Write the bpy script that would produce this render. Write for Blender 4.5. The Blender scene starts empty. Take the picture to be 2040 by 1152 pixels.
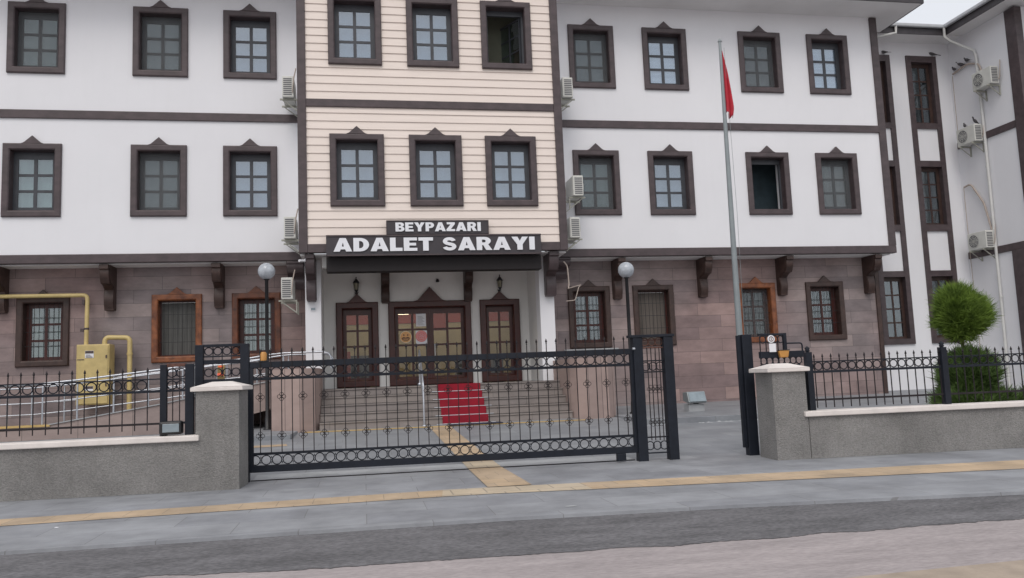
import bpy, math, random
from mathutils import Vector, Matrix, noise
random.seed(7)
rad = math.radians
sc = bpy.context.scene
COL = sc.collection

# ------------------------------------------------------------------ camera, sky, sun, exposure
H_EYE = 1.35
F_PX, PITCH, ROLL, YAW = 1613.4, 1.07082897e-01, -3.97280695e-02, -1.84027734e-01
def _mm(a, b): return [[sum(a[i][k]*b[k][j] for k in range(3)) for j in range(3)] for i in range(3)]
cs, sn = math.cos, math.sin
_Ry = [[cs(YAW), sn(YAW), 0], [-sn(YAW), cs(YAW), 0], [0, 0, 1]]
_Rp = [[1, 0, 0], [0, cs(PITCH), sn(PITCH)], [0, -sn(PITCH), cs(PITCH)]]
_M = [[1, 0, 0], [0, 0, -1], [0, 1, 0]]
_Rr = [[cs(ROLL), -sn(ROLL), 0], [sn(ROLL), cs(ROLL), 0], [0, 0, 1]]
_R = _mm(_Rr, _mm(_M, _mm(_Rp, _Ry)))
cd = bpy.data.cameras.new('camera')
cam = bpy.data.objects.new('camera', cd); COL.objects.link(cam)
cd.sensor_width = 36; cd.lens = 36*F_PX/2040; cd.clip_start = .1; cd.clip_end = 2000
cam.matrix_world = Matrix(((_R[0][0], -_R[1][0], -_R[2][0], 0), (_R[0][1], -_R[1][1], -_R[2][1], 0),
                           (_R[0][2], -_R[1][2], -_R[2][2], H_EYE), (0, 0, 0, 1)))
sc.camera = cam

SUN_EL, SUN_AZ = 52, 200      # degrees; azimuth: direction the light comes from, 180 = behind the camera
w = bpy.data.worlds.new('World'); sc.world = w; w.use_nodes = True
nt = w.node_tree; nt.nodes.clear()
out = nt.nodes.new('ShaderNodeOutputWorld'); bg = nt.nodes.new('ShaderNodeBackground')
sky = nt.nodes.new('ShaderNodeTexSky'); sky.sky_type = 'NISHITA'; sky.sun_disc = False
sky.sun_elevation = rad(SUN_EL); sky.sun_rotation = rad(SUN_AZ); sky.dust_density = 4; sky.ozone_density = 1
mix = nt.nodes.new('ShaderNodeMixRGB'); mix.inputs[0].default_value = .72
mix.inputs[2].default_value = (10.0, 10.1, 10.4, 1)      # the even white of an overcast sky
nt.links.new(sky.outputs[0], mix.inputs[1]); nt.links.new(mix.outputs[0], bg.inputs[0])
bg.inputs[1].default_value = .10
nt.links.new(bg.outputs[0], out.inputs[0])
sd = bpy.data.lights.new('sun', 'SUN'); sun = bpy.data.objects.new('sun', sd); COL.objects.link(sun)
sd.energy = 1.0; sd.angle = rad(30); sd.color = (1, .96, .92)
_d = Vector((sn(rad(SUN_AZ))*cs(rad(SUN_EL)), cs(rad(SUN_AZ))*cs(rad(SUN_EL)), sn(rad(SUN_EL))))
sun.rotation_euler = _d.to_track_quat('Z', 'Y').to_euler()
sc.view_settings.view_transform = 'Standard'; sc.view_settings.look = 'None'
sc.view_settings.exposure = 0.07; sc.view_settings.gamma = 1
try: sc.cycles.filter_width = 1.5
except Exception: pass

# ------------------------------------------------------------------ materials
def srgb(r, g, b):
    f = lambda v: (v/255/12.92) if v <= 10 else ((v/255+.055)/1.055)**2.4
    return (f(r), f(g), f(b))
def mat(name, col, rough=.7, var=.12, scale=3.0, bump=0, bscale=60, metal=0, spec=.5, col2=None, detail=5, stretch=None, streak=0, speck=0):
    m = bpy.data.materials.new(name); m.use_nodes = True
    t = m.node_tree; L = t.links; N = t.nodes
    b = N['Principled BSDF']
    b.inputs['Roughness'].default_value = rough; b.inputs['Metallic'].default_value = metal
    b.inputs['Specular IOR Level'].default_value = spec
    geo = N.new('ShaderNodeNewGeometry'); vec = geo.outputs['Position']
    if stretch:
        mp = N.new('ShaderNodeMapping'); mp.inputs['Scale'].default_value = stretch
        L.new(vec, mp.inputs[0]); vec = mp.outputs[0]
    n = N.new('ShaderNodeTexNoise'); n.inputs['Scale'].default_value = scale; n.inputs['Detail'].default_value = detail
    n.inputs['Roughness'].default_value = .6
    L.new(vec, n.inputs['Vector'])
    r = N.new('ShaderNodeValToRGB')
    c1 = tuple(c*(1-var) for c in col); c2 = col2 if col2 else tuple(min(1, c*(1+var)) for c in col)
    r.color_ramp.elements[0].color = (*c1, 1); r.color_ramp.elements[1].color = (*c2, 1)
    r.color_ramp.elements[0].position = .3; r.color_ramp.elements[1].position = .7
    L.new(n.outputs['Fac'], r.inputs[0]); cur = r.outputs[0]
    if streak:                                           # rain streaks running down
        mp = N.new('ShaderNodeMapping'); mp.inputs['Scale'].default_value = (5, 5, .35)
        L.new(geo.outputs['Position'], mp.inputs[0])
        n3 = N.new('ShaderNodeTexNoise'); n3.inputs['Scale'].default_value = 1.0; n3.inputs['Detail'].default_value = 8
        L.new(mp.outputs[0], n3.inputs['Vector'])
        r3 = N.new('ShaderNodeValToRGB'); r3.color_ramp.elements[0].position = .52; r3.color_ramp.elements[1].position = .78
        r3.color_ramp.elements[0].color = (1, 1, 1, 1); r3.color_ramp.elements[1].color = (1-streak, 1-streak, 1-streak*1.1, 1)
        L.new(n3.outputs['Fac'], r3.inputs[0])
        mx = N.new('ShaderNodeMixRGB'); mx.blend_type = 'MULTIPLY'; mx.inputs[0].default_value = 1
        L.new(cur, mx.inputs[1]); L.new(r3.outputs[0], mx.inputs[2]); cur = mx.outputs[0]
    if speck:                                            # grit: fine light and dark grains
        n5 = N.new('ShaderNodeTexNoise'); n5.inputs['Scale'].default_value = 42; n5.inputs['Detail'].default_value = 3; L.new(vec, n5.inputs['Vector'])
        r5 = N.new('ShaderNodeValToRGB'); r5.color_ramp.elements[0].position = .36; r5.color_ramp.elements[1].position = .64
        r5.color_ramp.elements[0].color = (*[1-speck]*3, 1); r5.color_ramp.elements[1].color = (*[1+speck]*3, 1); L.new(n5.outputs['Fac'], r5.inputs[0])
        m5 = N.new('ShaderNodeMixRGB'); m5.blend_type = 'MULTIPLY'; m5.inputs[0].default_value = 1; L.new(cur, m5.inputs[1]); L.new(r5.outputs[0], m5.inputs[2]); cur = m5.outputs[0]
    L.new(cur, b.inputs['Base Color'])
    if bump:
        n2 = N.new('ShaderNodeTexNoise'); n2.inputs['Scale'].default_value = bscale; n2.inputs['Detail'].default_value = 4
        L.new(vec, n2.inputs['Vector'])
        bp = N.new('ShaderNodeBump'); bp.inputs['Strength'].default_value = bump; bp.inputs['Distance'].default_value = .02
        L.new(n2.outputs['Fac'], bp.inputs['Height']); L.new(bp.outputs[0], b.inputs['Normal'])
    return m
def brick_mat(name, c1, c2, mortar, bw, rh, axes='xz', rough=.75, ms=.006, var=.35, offset=.5, off=(0, 0), c3=None, bump=.3, msm=.2):
    m = bpy.data.materials.new(name); m.use_nodes = True
    t = m.node_tree; L = t.links; N = t.nodes; b = N['Principled BSDF']; b.inputs['Roughness'].default_value = rough
    geo = N.new('ShaderNodeNewGeometry'); s = N.new('ShaderNodeSeparateXYZ'); c = N.new('ShaderNodeCombineXYZ')
    L.new(geo.outputs['Position'], s.inputs[0])
    for i, ax in enumerate(axes):
        a = N.new('ShaderNodeMath'); a.operation = 'ADD'; a.inputs[1].default_value = off[i]
        L.new(s.outputs['xyz'.index(ax)], a.inputs[0]); L.new(a.outputs[0], c.inputs[i])
    br = N.new('ShaderNodeTexBrick'); br.offset = offset; br.inputs['Scale'].default_value = 1
    br.inputs['Brick Width'].default_value = bw; br.inputs['Row Height'].default_value = rh
    br.inputs['Mortar Size'].default_value = ms; br.inputs['Mortar Smooth'].default_value = msm; br.inputs['Bias'].default_value = 0
    br.inputs['Color1'].default_value = (*c1, 1); br.inputs['Color2'].default_value = (*c2, 1); br.inputs['Mortar'].default_value = (*mortar, 1)
    L.new(c.outputs[0], br.inputs['Vector'])
    n = N.new('ShaderNodeTexNoise'); n.inputs['Scale'].default_value = 1.3; n.inputs['Detail'].default_value = 9; n.inputs['Roughness'].default_value = .65
    mp = N.new('ShaderNodeMapping'); mp.inputs['Scale'].default_value = (1, 1, 2.2) if 'z' in axes else (1, 1, 1)
    L.new(geo.outputs['Position'], mp.inputs[0]); L.new(mp.outputs[0], n.inputs['Vector'])
    r = N.new('ShaderNodeValToRGB'); r.color_ramp.elements[0].position = .3; r.color_ramp.elements[1].position = .72
    lo, hi = 1-var, 1+var*.6
    r.color_ramp.elements[0].color = (lo, lo, lo, 1); r.color_ramp.elements[1].color = (hi, hi, hi, 1)
    L.new(n.outputs['Fac'], r.inputs[0])
    src = br.outputs['Color']
    if c3:                                               # broad drift between two stone lots
        n4 = N.new('ShaderNodeTexNoise'); n4.inputs['Scale'].default_value = .22; n4.inputs['Detail'].default_value = 2
        L.new(geo.outputs['Position'], n4.inputs['Vector'])
        r4 = N.new('ShaderNodeValToRGB'); r4.color_ramp.elements[0].position = .42; r4.color_ramp.elements[1].position = .6
        L.new(n4.outputs['Fac'], r4.inputs[0])
        m4 = N.new('ShaderNodeMixRGB'); m4.blend_type = 'MULTIPLY'; L.new(r4.outputs[0], m4.inputs[0])
        L.new(src, m4.inputs[1]); m4.inputs[2].default_value = (*c3, 1); src = m4.outputs[0]
    mx = N.new('ShaderNodeMixRGB'); mx.blend_type = 'MULTIPLY'; mx.inputs[0].default_value = 1
    L.new(src, mx.inputs[1]); L.new(r.outputs[0], mx.inputs[2])
    L.new(mx.outputs[0], b.inputs['Base Color'])
    n2 = N.new('ShaderNodeTexNoise'); n2.inputs['Scale'].default_value = 45; L.new(geo.outputs['Position'], n2.inputs['Vector'])
    ad = N.new('ShaderNodeMath'); ad.operation = 'MULTIPLY_ADD'; ad.inputs[1].default_value = -1.5
    L.new(br.outputs['Fac'], ad.inputs[0]); L.new(n2.outputs['Fac'], ad.inputs[2])
    bp = N.new('ShaderNodeBump'); bp.inputs['Strength'].default_value = bump; bp.inputs['Distance'].default_value = .01
    L.new(ad.outputs[0], bp.inputs['Height']); L.new(bp.outputs[0], b.inputs['Normal'])
    return m
def glass_mat(name, refl=.25, tint=(.8, .85, .86), rough=.03):
    m = bpy.data.materials.new(name); m.use_nodes = True; t = m.node_tree; N = t.nodes; L = t.links; N.clear()
    o = N.new('ShaderNodeOutputMaterial'); mx = N.new('ShaderNodeMixShader'); mx.inputs[0].default_value = refl
    tr = N.new('ShaderNodeBsdfTransparent'); tr.inputs[0].default_value = (*tint, 1)
    gl = N.new('ShaderNodeBsdfGlossy'); gl.inputs[0].default_value = (.9, .95, 1, 1); gl.inputs['Roughness'].default_value = rough
    nz = N.new('ShaderNodeTexNoise'); nz.inputs['Scale'].default_value = 2.5
    ge = N.new('ShaderNodeNewGeometry'); L.new(ge.outputs['Position'], nz.inputs['Vector'])
    bp = N.new('ShaderNodeBump'); bp.inputs['Strength'].default_value = .12; bp.inputs['Distance'].default_value = .05
    L.new(nz.outputs['Fac'], bp.inputs['Height']); L.new(bp.outputs[0], gl.inputs['Normal'])
    L.new(tr.outputs[0], mx.inputs[1]); L.new(gl.outputs[0], mx.inputs[2]); L.new(mx.outputs[0], o.inputs[0])
    return m
def screen_mat(name, col, cover):
    m = bpy.data.materials.new(name); m.use_nodes = True; t = m.node_tree; N = t.nodes; L = t.links; N.clear()
    o = N.new('ShaderNodeOutputMaterial'); mx = N.new('ShaderNodeMixShader'); mx.inputs[0].default_value = cover
    tr = N.new('ShaderNodeBsdfTransparent'); df = N.new('ShaderNodeBsdfDiffuse'); df.inputs[0].default_value = (*col, 1)
    L.new(tr.outputs[0], mx.inputs[1]); L.new(df.outputs[0], mx.inputs[2]); L.new(mx.outputs[0], o.inputs[0]); return m
def emit_mat(name, col, s):
    m = mat(name, col, .5, .02); b = m.node_tree.nodes['Principled BSDF']
    b.inputs['Emission Color'].default_value = (*col, 1); b.inputs['Emission Strength'].default_value = s
    return m
def curtain_mat(name, col, var=.25, freq=14, dirx=True):
    m = bpy.data.materials.new(name); m.use_nodes = True; t = m.node_tree; N = t.nodes; L = t.links
    b = N['Principled BSDF']; b.inputs['Roughness'].default_value = .9
    ge = N.new('ShaderNodeNewGeometry'); mp = N.new('ShaderNodeMapping')
    mp.inputs['Scale'].default_value = (freq, 0, .6) if dirx else (.5, 0, freq)
    L.new(ge.outputs['Position'], mp.inputs[0])
    n = N.new('ShaderNodeTexNoise'); n.inputs['Scale'].default_value = 1; n.inputs['Detail'].default_value = 3
    L.new(mp.outputs[0], n.inputs['Vector'])
    r = N.new('ShaderNodeValToRGB'); r.color_ramp.elements[0].position = .35; r.color_ramp.elements[1].position = .65
    r.color_ramp.elements[0].color = (*[c*(1-var) for c in col], 1); r.color_ramp.elements[1].color = (*[min(1, c*(1+var)) for c in col], 1)
    L.new(n.outputs['Fac'], r.inputs[0]); L.new(r.outputs[0], b.inputs['Base Color'])
    return m

M = dict(
    white=mat('white_plaster', (.79, .79, .815), .85, .02, .7, .1, 90, streak=.015),
    soffit=mat('soffit_paint', (.78, .77, .77), .8, .04, 1.2),
    porch=mat('porch_plaster', (.74, .73, .71), .85, .04, 1.0, .1, 90, streak=.05),
    siding=mat('cream_boards', (.81, .715, .65), .6, .04, 2.0, .08, 40, stretch=(.4, 1, 6)),
    brown=mat('brown_timber', (.071, .052, .055), .42, .25, 6, .12, 30, stretch=(.6, 1, 1)),
    brown_g=mat('brown_timber_ground', (.048, .026, .021), .45, .35, 6, .15, 30),
    varnish=mat('orange_varnished_timber', (.22, .062, .024), .4, .6, 5, .15, 30, col2=(.30, .10, .035)),
    semivar=mat('half_worn_varnish', (.075, .03, .02), .4, .5, 4, .15, 30, col2=(.19, .06, .025)),
    door=mat('red_brown_door', (.058, .014, .011), .36, .25, 5, .1, 30),
    sash=mat('sash_timber', (.052, .056, .066), .45, .15, 5),
    beamdark=mat('dark_beam_paint', (.010, .007, .008), .75, .15, 4),  # one near-black tone over the whole beam
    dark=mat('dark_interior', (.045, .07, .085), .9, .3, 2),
    stone=brick_mat('andesite_cladding', srgb(157, 143, 140), srgb(128, 118, 119), (.115, .10, .095), 1.42, .354, off=(0.2, .27), c3=(1.07, .92, .89), ms=.005, var=.32),
    stone2=brick_mat('andesite_upright_panels', srgb(172, 151, 144), srgb(156, 137, 131), (.13, .1, .095), .34, 2.6, offset=0, ms=.007, var=.16, off=(0.1, .3)),
    step=brick_mat('step_stone', srgb(148, 139, 134), srgb(138, 130, 127), (.10, .09, .085), 1.6, .188, off=(0, -.26), ms=.004, var=.2),
    rampstone=brick_mat('ramp_stone', srgb(160, 143, 137), srgb(148, 133, 129), (.13, .11, .1), 1.2, 3, off=(0, .4), var=.2),
    court=brick_mat('courtyard_slabs', srgb(143, 146, 150), srgb(133, 136, 141), (.18, .18, .185), .9, .6, axes='xy', var=.24, ms=.005, bump=.15, rough=.55),
    side=brick_mat('sidewalk_slabs', srgb(150, 152, 156), srgb(139, 141, 146), (.20, .20, .205), 1.25, .62, axes='xy', var=.34, ms=.006, bump=.15, msm=.4, rough=.6),
    asphalt=mat('dark_asphalt', (.125, .122, .128), .85, .28, 2.2, .5, 55, detail=10, stretch=(.5, 1.3, 1), speck=.3),
    paver=mat('pale_road', (.335, .297, .295), .85, .16, 2.2, .35, 40, detail=10, stretch=(.4, 1.6, 1), speck=.12),
    ochre=mat('faded_ochre_paint', (.36, .295, .235), .85, .2, 3, .3, 40, detail=9),
    ground=mat('ground_earth', (.2, .195, .19), .9, .2, 1.5),
    tactile=brick_mat('tactile_orange', srgb(190, 166, 136), srgb(178, 158, 134), (.33, .26, .19), .4, .4, axes='xy', var=.3, ms=.006, bump=.2),
    tacpale=brick_mat('tactile_pale', srgb(196, 180, 155), srgb(184, 170, 150), (.33, .28, .22), .4, .4, axes='xy', var=.22, ms=.01, bump=.2),
    yellow=mat('yellow_edge', (.56, .39, .15), .7, .2, 4),
    concrete=mat('pale_concrete', (.36, .37, .38), .85, .15, 2.5, .2, 40),
    roughwall=mat('grey_roughcast', (.238, .230, .222), .95, .2, 1.6, 1.0, 60, detail=9, streak=.10, speck=.13),
    coping=mat('cream_coping', (.73, .675, .64), .7, .09, 3, .2, 30, streak=.08),
    iron=mat('dark_blue_iron', (.012, .015, .023), .55, .2, 8, spec=.28),
    iron2=mat('dark_brown_iron', (.022, .018, .02), .6, .3, 8, spec=.25),
    rusty=mat('rusty_iron', (.12, .05, .035), .7, .5, 12),
    spear=mat('spear_iron', (.07, .05, .05), .5, .3, 12),
    steel=mat('stainless_steel', (.50, .52, .56), .38, .1, 5, metal=.8),
    galv=mat('galvanised_pole', (.26, .29, .30), .45, .1, 3, metal=.3),
    acw=mat('ac_casing', (.62, .62, .58), .5, .08, 3),
    acd=mat('ac_grille_dark', (.13, .13, .14), .6, .1, 10),
    acb=mat('ac_bracket', (.36, .36, .31), .6, .2, 5),
    gas=mat('gas_yellow', (.54, .42, .18), .45, .14, 4),
    red=mat('red_carpet', (.27, .009, .024), .95, .14, 5, .3, 120),
    flag=mat('red_flag_cloth', (.48, .025, .045), .8, .15, 4),
    mat=mat('door_mat', (.035, .038, .06), .95, .2, 30),
    globe=mat('globe_glass', (.42, .45, .49), .2, .22, 9),
    black=mat('black_metal', (.014, .014, .016), .45, .1, 8),
    signb=mat('sign_board', (.045, .038, .044), .5, .12, 5),
    letter=mat('sign_letters', (.80, .81, .85), .4, .03, 5),
    paper=mat('paper', (.75, .75, .78), .8, .03, 8),
    orange=mat('orange_plastic', (.50, .24, .06), .4, .1, 8),
    sticko=mat('sticker_orange', (.78, .42, .17), .6, .03, 8),
    stickr=mat('sticker_pink', (.78, .20, .18), .6, .03, 8),
    cream=mat('sticker_cream', (.85, .72, .55), .6, .03, 8),
    wallcream=mat('interior_cream', (.32, .28, .19), .8, .1, 2),
    wallred=mat('interior_red', (.26, .03, .02), .7, .1, 2),
    floorin=mat('interior_floor', (.30, .28, .26), .3, .1, 3),
    panel=mat('floodlight_glass', (.25, .30, .33), .15, .15, 5),
    roof=brick_mat('roof_tiles', (.26, .10, .06), (.2, .08, .05), (.05, .03, .02), .25, .3, axes='xy'),
    fascia=mat('fascia_brown', (.05, .045, .05), .5, .2, 5),
    gutter=mat('gutter_grey', (.48, .50, .52), .45, .08, 4),
    pipew=mat('white_pipe', (.62, .62, .60), .5, .08, 3),
    cable=mat('cable_beige', (.45, .38, .33), .6, .1, 10),
    pigeon=mat('pigeon_feathers', (.085, .08, .085), .8, .4, 25),
    trunk=mat('conifer_trunk', (.07, .05, .035), .9, .3, 10, .4, 40),
    leaf=mat('conifer_green', (.10, .18, .028), .75, .45, 5, spec=.3, col2=(.22, .33, .055)),
    leafd=mat('conifer_dark_green', (.075, .14, .038), .75, .45, 5, spec=.3, col2=(.13, .21, .055)),
    soil=mat('planting_soil', (.13, .11, .09), .95, .3, 6, .4, 30),
    glass=glass_mat('window_glass', .13), glassb=glass_mat('bright_window_glass', .20, (.75, .8, .85)), glassd=glass_mat('door_glass', .035, (.9, .88, .85)),
    lanternglass=mat('lantern_glass', (.30, .28, .2), .2, .1, 8),
    mesh=screen_mat('insect_mesh', (.19, .20, .205), .20),
    led=emit_mat('tube_light', (1, .88, .62), 6.5), redlamp=emit_mat('red_indicator', (.8, .12, .06), .7),  # tube glow also serves the added fill boxes hidden in the hall
)
# curtains / what stands behind the panes
CUR = dict(
    blue=curtain_mat('curtain_blue_grey', (.34, .42, .49), .06, 3), grey=curtain_mat('curtain_grey', (.26, .31, .33), .1, 5),  # the blue-grey puts reflected sky into the curtain colour
    green=curtain_mat('curtain_grey_green', (.32, .41, .40), .12, 4), blind=curtain_mat('white_blind', (.86, .92, .97), .10, 12, False),
    dull=curtain_mat('curtain_dull', (.25, .26, .26), .1, 6), beige=curtain_mat('curtain_beige', (.32, .31, .29), .15, 8),
    pale=curtain_mat('curtain_pale', (.36, .41, .45), .1, 4), open=mat('open_window_dark', (.11, .115, .085), .9, .2, 1),
    sheer=curtain_mat('sheer_curtain', (.30, .33, .29), .45, 5), screen=curtain_mat('insect_screen', (.105, .105, .10), .2, 14),
    drape=curtain_mat('dark_drape', (.085, .092, .095), .75, 1.9), screen2=curtain_mat('beige_screen', (.14, .12, .105), .2, 12),
    screen3=curtain_mat('dim_green_screen', (.13, .145, .14), .3, 5),
    link=curtain_mat('link_curtain', (.06, .068, .075), .35, 4),
)

# ------------------------------------------------------------------ mesh helpers
ORG = {}
class MB:
    def __init__(s): s.v = []; s.f = []; s.sm = []
    def add(s, vs, fs, smooth=False):
        o = len(s.v); s.v += [tuple(v) for v in vs]
        for f in fs: s.f.append(tuple(o+i for i in f)); s.sm.append(smooth)
        return s
    def box(s, x0, x1, y0, y1, z0, z1):
        v = [(x, y, z) for z in (z0, z1) for y in (y0, y1) for x in (x0, x1)]
        return s.add(v, [(0, 2, 3, 1), (4, 5, 7, 6), (0, 1, 5, 4), (2, 6, 7, 3), (0, 4, 6, 2), (1, 3, 7, 5)])
    def bar(s, a, b, wx, wz, up=(0, 0, 1)):               # box section from a to b
        a, b, up = Vector(a), Vector(b), Vector(up); d = (b-a).normalized()
        if abs(d.dot(up)) > .98: up = Vector((0, 1, 0))
        sd_ = d.cross(up).normalized()*wx/2; u = sd_.cross(d).normalized()*wz/2
        v = [p+sx*sd_+su*u for p in (a, b) for sx, su in ((-1, -1), (1, -1), (1, 1), (-1, 1))]
        return s.add(v, [(0, 3, 2, 1), (4, 5, 6, 7), (0, 1, 5, 4), (1, 2, 6, 5), (2, 3, 7, 6), (3, 0, 4, 7)])
    def tube(s, pts, r, n=10, closed=False, r2=None):
        pts = [Vector(p) for p in pts]; k = len(pts); rings = []
        prev = None
        for i, p in enumerate(pts):
            if closed: d = (pts[(i+1) % k]-pts[i-1]).normalized()
            else: d = ((pts[min(i+1, k-1)]-pts[max(i-1, 0)])).normalized()
            if prev is None:
                up = Vector((0, 0, 1)) if abs(d.z) < .9 else Vector((0, 1, 0))
                a = d.cross(up).normalized()
            else:
                a = (prev-d*prev.dot(d)).normalized()
            prev = a; b = d.cross(a)
            rr = r if r2 is None else r+(r2-r)*i/(k-1)
            rings.append([p+rr*(a*cs(2*math.pi*j/n)+b*sn(2*math.pi*j/n)) for j in range(n)])
        vs = [v for q in rings for v in q]; fs = []
        for i in range(k if closed else k-1):
            i2 = (i+1) % k
            for j in range(n):
                fs.append((i*n+j, i*n+(j+1) % n, i2*n+(j+1) % n, i2*n+j))
        s.add(vs, fs, True)
        if not closed:
            s.add(rings[0], [tuple(range(n))[::-1]]); s.add(rings[-1], [tuple(range(n))])
        return s
    def prism(s, poly, axis, a, b):                       # poly in the two other axes, extruded along axis
        n = len(poly)
        def P(u, v, t): return {'x': (t, u, v), 'y': (u, t, v), 'z': (u, v, t)}[axis]
        vs = [P(u, v, a) for u, v in poly]+[P(u, v, b) for u, v in poly]
        return s.add(vs, [tuple(range(n))[::-1], tuple(range(n, 2*n))]+[(i, (i+1) % n, n+(i+1) % n, n+i) for i in range(n)])
    def lathe(s, prof, c, n=20, axis='z'):
        vs = []
        for r, h in prof:
            for j in range(n):
                a = 2*math.pi*j/n; x, y = r*cs(a), r*sn(a)
                vs.append({'z': (c[0]+x, c[1]+y, c[2]+h), 'y': (c[0]+x, c[1]+h, c[2]+y), 'x': (c[0]+h, c[1]+x, c[2]+y)}[axis])
        fs = [(i*n+j, i*n+(j+1) % n, (i+1)*n+(j+1) % n, (i+1)*n+j) for i in range(len(prof)-1) for j in range(n)]
        s.add(vs, fs, True)
        s.add(vs[:n], [tuple(range(n))[::-1]]); s.add(vs[-n:], [tuple(range(n))]); return s
    def xf(s, m):
        s.v = [tuple(m @ Vector(v)) for v in s.v]; return s
    def build(s, name, m, parent=None, bevel=0, label=None):
        o0 = ORG.get(parent, Vector((0, 0, 0)))
        me = bpy.data.meshes.new(name)
        me.from_pydata([(v[0]-o0[0], v[1]-o0[1], v[2]-o0[2]) for v in s.v], [], s.f)
        me.polygons.foreach_set('use_smooth', s.sm); me.materials.append(m); me.update()
        import bmesh
        bm = bmesh.new(); bm.from_mesh(me); bmesh.ops.recalc_face_normals(bm, faces=bm.faces); bm.to_mesh(me); bm.free()
        o = bpy.data.objects.new(name, me); COL.objects.link(o); o.parent = parent; ORG[o] = o0
        if bevel:
            bv = o.modifiers.new('bevel', 'BEVEL'); bv.width = bevel; bv.segments = 2; bv.limit_method = 'ANGLE'
        if label: o['label'] = label
        return o
def empty(name, loc, label, cat, group=None, rz=0):
    o = bpy.data.objects.new(name, None); COL.objects.link(o); o.location = loc; o.rotation_euler = (0, 0, rz)
    o.empty_display_size = .2; ORG[o] = Vector(loc); return tag(o, label, cat, group)
def tag(o, label=None, cat=None, group=None, kind=None):
    if label: o['label'] = label
    if cat: o['category'] = cat
    if group: o['group'] = group
    if kind: o['kind'] = kind
    return o
def struct(o): o['kind'] = 'structure'; return o
def copy_tree(o, parent=None):
    c = o.copy(); COL.objects.link(c); c.parent = parent
    for ch in list(o.children): copy_tree(ch, c)
    return c
def put(o, parent, at, m=None):                          # one more copy of a part (shared mesh) at a local place
    c = o.copy(); COL.objects.link(c); c.parent = parent; c.location = at
    if m: c.material_slots[0].link = 'OBJECT'; c.material_slots[0].material = m
    return c
def wall_holes(mb, x0, x1, z0, z1, y, d, holes):          # front face at y, reveals d deep, rectangular openings
    xs = sorted({x0, x1, *[h[0] for h in holes], *[h[1] for h in holes]}); zs = sorted({z0, z1, *[h[2] for h in holes], *[h[3] for h in holes]})
    xs = [x for x in xs if x0 <= x <= x1]; zs = [z for z in zs if z0 <= z <= z1]
    for i in range(len(xs)-1):
        for j in range(len(zs)-1):
            cx, cz = (xs[i]+xs[i+1])/2, (zs[j]+zs[j+1])/2
            if any(h[0] < cx < h[1] and h[2] < cz < h[3] for h in holes): continue
            mb.add([(xs[i], y, zs[j]), (xs[i+1], y, zs[j]), (xs[i+1], y, zs[j+1]), (xs[i], y, zs[j+1])], [(0, 1, 2, 3)])
    for a, b, c, e in holes:
        mb.add([(a, y, c), (b, y, c), (b, y, e), (a, y, e), (a, y+d, c), (b, y+d, c), (b, y+d, e), (a, y+d, e)],
               [(0, 1, 5, 4), (1, 2, 6, 5), (2, 3, 7, 6), (3, 0, 4, 7)])
    return mb

# ------------------------------------------------------------------ ground, road, pavements
YW, YG, YB, YD, YL = 21.8, 22.5, 20.6, 23.0, 23.5
def sheet(name, poly, z, m, zf=None):
    mb = MB(); mb.add([(x, y, zf(x, y) if zf else z) for x, y in poly], [tuple(range(len(poly)))]); return struct(mb.build(name, m))
sheet('ground', [(-400, -400), (400, -400), (400, 400), (-400, 400)], -.16, M['ground'])
def edge_line(pts, n, amp):                               # ragged edge along a polyline
    o = []
    for (x0, y0), (x1, y1) in zip(pts, pts[1:]):
        for i in range(n): t = i/n; o.append((x0+(x1-x0)*t, y0+(y1-y0)*t+amp*noise.noise(Vector(((x0+(x1-x0)*t)*2.3, 7, 0)))+amp*.5*noise.noise(Vector(((x0+(x1-x0)*t)*9, 3, 0)))+amp*.45*noise.noise(Vector(((x0+(x1-x0)*t)*31, 5, 0)))))
    return o+[pts[-1]]
KERB = [(-60, 8.2), (-3.2, 8.0), (1.3, 7.88), (3.6, 7.67), (6.5, 7.25), (60, 2.5)]
ASPH = [(-60, 9), (-6, 7.0), (-2.74, 6.8), (-.35, 6.46), (1.03, 6.38), (2.76, 6.26), (4.13, 6.24), (5.64, 6.22), (60, 1)]
sheet('road', [(-60, -30), (60, -30)]+[(x, y+.6) for x, y in ASPH[::-1]], -.036, M['paver'])
sheet('asphalt_strip', [(60, 8)]+[(-60, 9.5)]+edge_line([(-60, 7.6)]+ASPH[1:-1]+[(60, 1.6)], 90, .06), -.032, M['asphalt'])
sheet('road_line', [(1.2, 4.80), (1.2, 4.55), (3.2, 4.62), (9, 4.35), (9, 4.75), (4.4, 4.98), (2.9, 4.94)], -.031, M['ochre'])
FRONT = lambda x: 11.35-.075*x                           # street face of the boundary walls
mb = MB(); top = KERB+[(60, 12.3), (-60, 12.3)]; n = len(top)
mb.add([(x, y, 0) for x, y in top]+[(x, y-.01, -.08) for x, y in top], [tuple(range(n))]+[(i, i+1, n+i+1, n+i) for i in range(len(KERB)-1)])
struct(mb.build('sidewalk', M['side']))
zc = lambda x, y: max(.0, .0366*(y-12.3))+.001
sheet('courtyard', [(-60, 12.3), (60, 12.3), (60, 24), (-60, 24)], 0, M['court'], zc)
sheet('gate_threshold', [(-1.6, 12.31), (4.05, 12.10), (4.05, 12.70), (-1.6, 12.86)], 0, M['concrete'], lambda x, y: zc(x, y)+.005)
mb = MB(); mb.box(-1.62, 4.05, 0, .03, 0, .012); mb.xf(Matrix.Translation((0, 12.22, 0)) @ Matrix.Rotation(-.045, 4, 'Z'))
struct(mb.build('gate_track', M['iron2']))
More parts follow.
